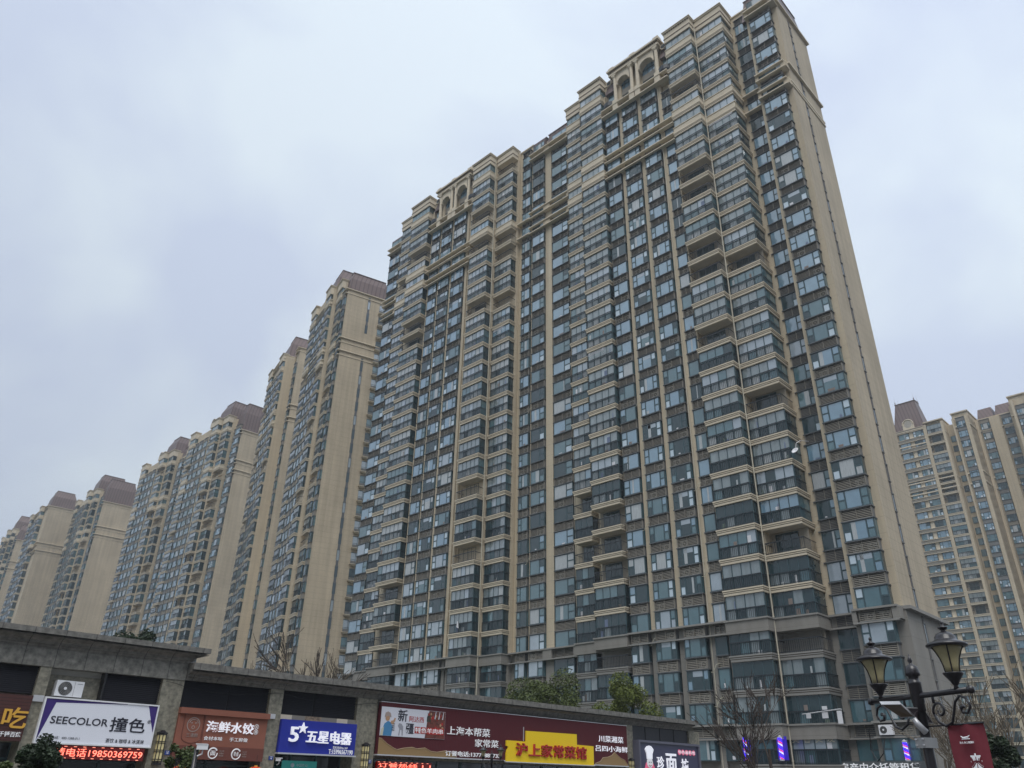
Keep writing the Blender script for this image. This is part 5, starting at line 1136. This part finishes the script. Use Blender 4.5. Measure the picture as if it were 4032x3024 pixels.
def bare_tree(label, base, height, seed, mb_mat='bark', spread=.45, group=None, depth=5, r0=.09, fork=.32, name='bare_tree', rmin=.012):
    r = random.Random(seed); t = empty(name, base, 0, label, 'tree', group); tr = MB(); cr_ = MB()
    def grow(p, d_, ln, rad, dep):
        rad = max(rad, rmin); pts = [p]; rads = [rad]; q_ = p.copy(); dd = d_.copy()
        for i in range(3):
            dd = (dd + Vector((r.gauss(0, .10), r.gauss(0, .10), r.gauss(.04, .05)))).normalized(); q_ = q_ + dd * ln / 3; pts.append(q_.copy()); rads.append(max(rmin, rad * (1 - .14 * (i + 1))))
        (tr if dep >= depth - 1 else cr_).tube(pts, rads, mb_mat, 6 if dep > 2 else 4, False)
        if dep <= 0: return
        n_ = r.choice((2, 3, 3)) if dep > 1 else r.choice((2, 3, 4))
        for i in range(n_):
            s_ = r.uniform(.35, 1.0); k_ = min(3, int(s_ * 3)); a = Vector((r.gauss(0, 1), r.gauss(0, 1), r.gauss(0, .5))).normalized(); nd = (dd + a * r.uniform(spread * .6, spread * 1.3)).normalized()
            grow(pts[k_], nd, ln * r.uniform(.62, .85), rads[k_] * r.uniform(.5, .68), dep - 1)
    grow(Vector((0, 0, 0)), Vector((r.gauss(0, .05), r.gauss(0, .05), 1)).normalized(), height * fork, r0, depth)
    tr.obj('trunk', t, True); cr_.obj('branches', t); return t
def ground(px, py, dist): p = hd(px, py, dist); return (p.x, p.y, 0.0)
leaf_tree('broad olive-green tree behind the middle of the shop roof', ground(2105, 2720, 54), 8, (6.5, 2.7, 2.1), 'leaf_olive', 'bark', 17000, .085, 3, 'evergreen street trees behind the shops')
leaf_tree('yellow-green tree behind the right part of the shop roof', ground(2460, 2740, 58), 8, (6.5, 2.1, 2.1), 'leaf_yellow', 'bark', 14000, .085, 8, 'evergreen street trees behind the shops')
leaf_tree('small dark green tree top above the left part of the shop roof', ground(535, 2530, 50), 8, (8.4, .95, .65), 'leaf_dark', 'bark', 3500, .08, 5, 'evergreen street trees behind the shops')
leaf_tree('dense dark evergreen tree behind the red banner', ground(3900, 2960, 34), 4, (2.75, .95, 1.0), 'leaf_dark', 'bark', 8000, .07, 12)
leaf_tree('round clipped dark green shrub before the white sign, at the lower left', ground(142, 2985, 20), 2.3, (1.93, .42, .38), 'leaf_dark', 'bark', 9000, .035, 21, None, .03, 'clipped_shrub', 26)
leaf_tree('low green shrub in the bottom left corner', ground(10, 3020, 20), 2, (1.35, .5, .45), 'leaf_fresh', 'bark', 5000, .04, 22, None, .03, 'shrub', 16)
leaf_tree('loose open shrub in front of the brown sign', ground(722, 2960, 23), 2.3, (2.0, .40, .42), 'leaf_fresh', 'bark', 1400, .045, 23, None, .03, 'shrub', 14, 12)
leaf_tree('small green shrub just left of the camera post base', ground(800, 3015, 23), 2, (1.55, .25, .25), 'leaf_fresh', 'bark', 900, .045, 24, None, .03, 'shrub', 8)
for px, py, d_, h, sd, lb in ((1245, 2650, 58, 16.0, 31, 'tall bare twisted tree above the shop roof, left of the tallest tower'), (1110, 2640, 60, 14.2, 32, 'low bare twiggy tree above the shop roof, left one of the group'), (1320, 2650, 60, 13.4, 33, 'thin bare tree above the shop roof against the tallest tower'), (1180, 2650, 62, 14.8, 34, 'bushy bare tree between its two neighbours above the shop roof')):
    bare_tree(lb, ground(px, py, d_), h, sd, 'bark' if sd in (31,) else 'bark_light', .5, 'bare trees behind the shops', 5, .13, rmin=.019)
bare_tree('dark bare tree in front of the white drying rack, right of the navy sign', ground(3035, 3000, 30), 9.6, 41, 'bark', .40, 'bare trees by the lamp post', 5, .075, .30, rmin=.009)
bare_tree('dark bare tree in front of the blue barber poles', ground(2965, 3000, 33), 9.0, 44, 'bark', .42, 'bare trees by the lamp post', 5, .07, .30, rmin=.009)
for px, d_, h, sd, lb in ((3880, 40, 9.4, 51, 'brown bare tree directly above the red banner'), (3700, 46, 9.0, 52, 'bare tree between the lamp post and the red banner'), (4010, 38, 8.8, 53, 'bare tree at the right edge of the photo'), (3800, 50, 9.6, 54, 'faint bare tree behind the right lantern')):
    bare_tree(lb, ground(px, 2950, d_), h, sd, 'bark_light', .42, 'bare trees at the right edge', 5, .09, .34, rmin=.013)
# post with a camera by the brown sign
cp = hd(772, 2965, 22); t = empty('camera_post', (cp.x, cp.y, 0), 0, 'slim black post holding a white camera, before the brown sign', 'post'); q = MB(); q.tube([(0, 0, 0), (0, 0, cp.z + .1)], .055, 'iron', 8); q.obj('pole', t, True)
cc = hd(800, 2942, 21.9); camera_thing((cc.x, cc.y, cc.z), 0.2, 'white camera on the slim black post')

# ------------------------------------------------------------------ ground
q = MB(); q.add([(-1500, -1500, 0), (1500, -1500, 0), (1500, 1500, 0), (-1500, 1500, 0)], [(0, 1, 2, 3)], 'asphalt'); link('road', q.mesh('road'), kind='structure')
q = MB(); q.box(-30, 60, -9.0, 12.0, 0.002, .14, 'paving'); o = link('pavement', q.mesh('pavement'), None, SLOC, kind='structure', rotz=STH)
q = MB(); q.box(-200, 300, 13.0, 60.0, 0.004, .05, 'lawn'); o = link('lawn', q.mesh('lawn'), None, SLOC, kind='structure', rotz=STH)
flush_texts()
# ------------------------------------------------------------------ air
hz = bpy.data.materials.new('haze_air'); hz.use_nodes = True; nt2 = hz.node_tree; nt2.nodes.clear()
o_ = nt2.nodes.new('ShaderNodeOutputMaterial'); pv = nt2.nodes.new('ShaderNodeVolumePrincipled'); pv.inputs['Color'].default_value = (0.90, 0.95, 1.0, 1); pv.inputs['Density'].default_value = 0.00048; pv.inputs['Anisotropy'].default_value = 0.2
nt2.links.new(pv.outputs[0], o_.inputs['Volume']); MATS['haze_air'] = hz
q = MB(); q.box(-420, 420, -120, 520, -1.0, 125, 'haze_air'); link('haze', q.mesh('haze'), kind='stuff')
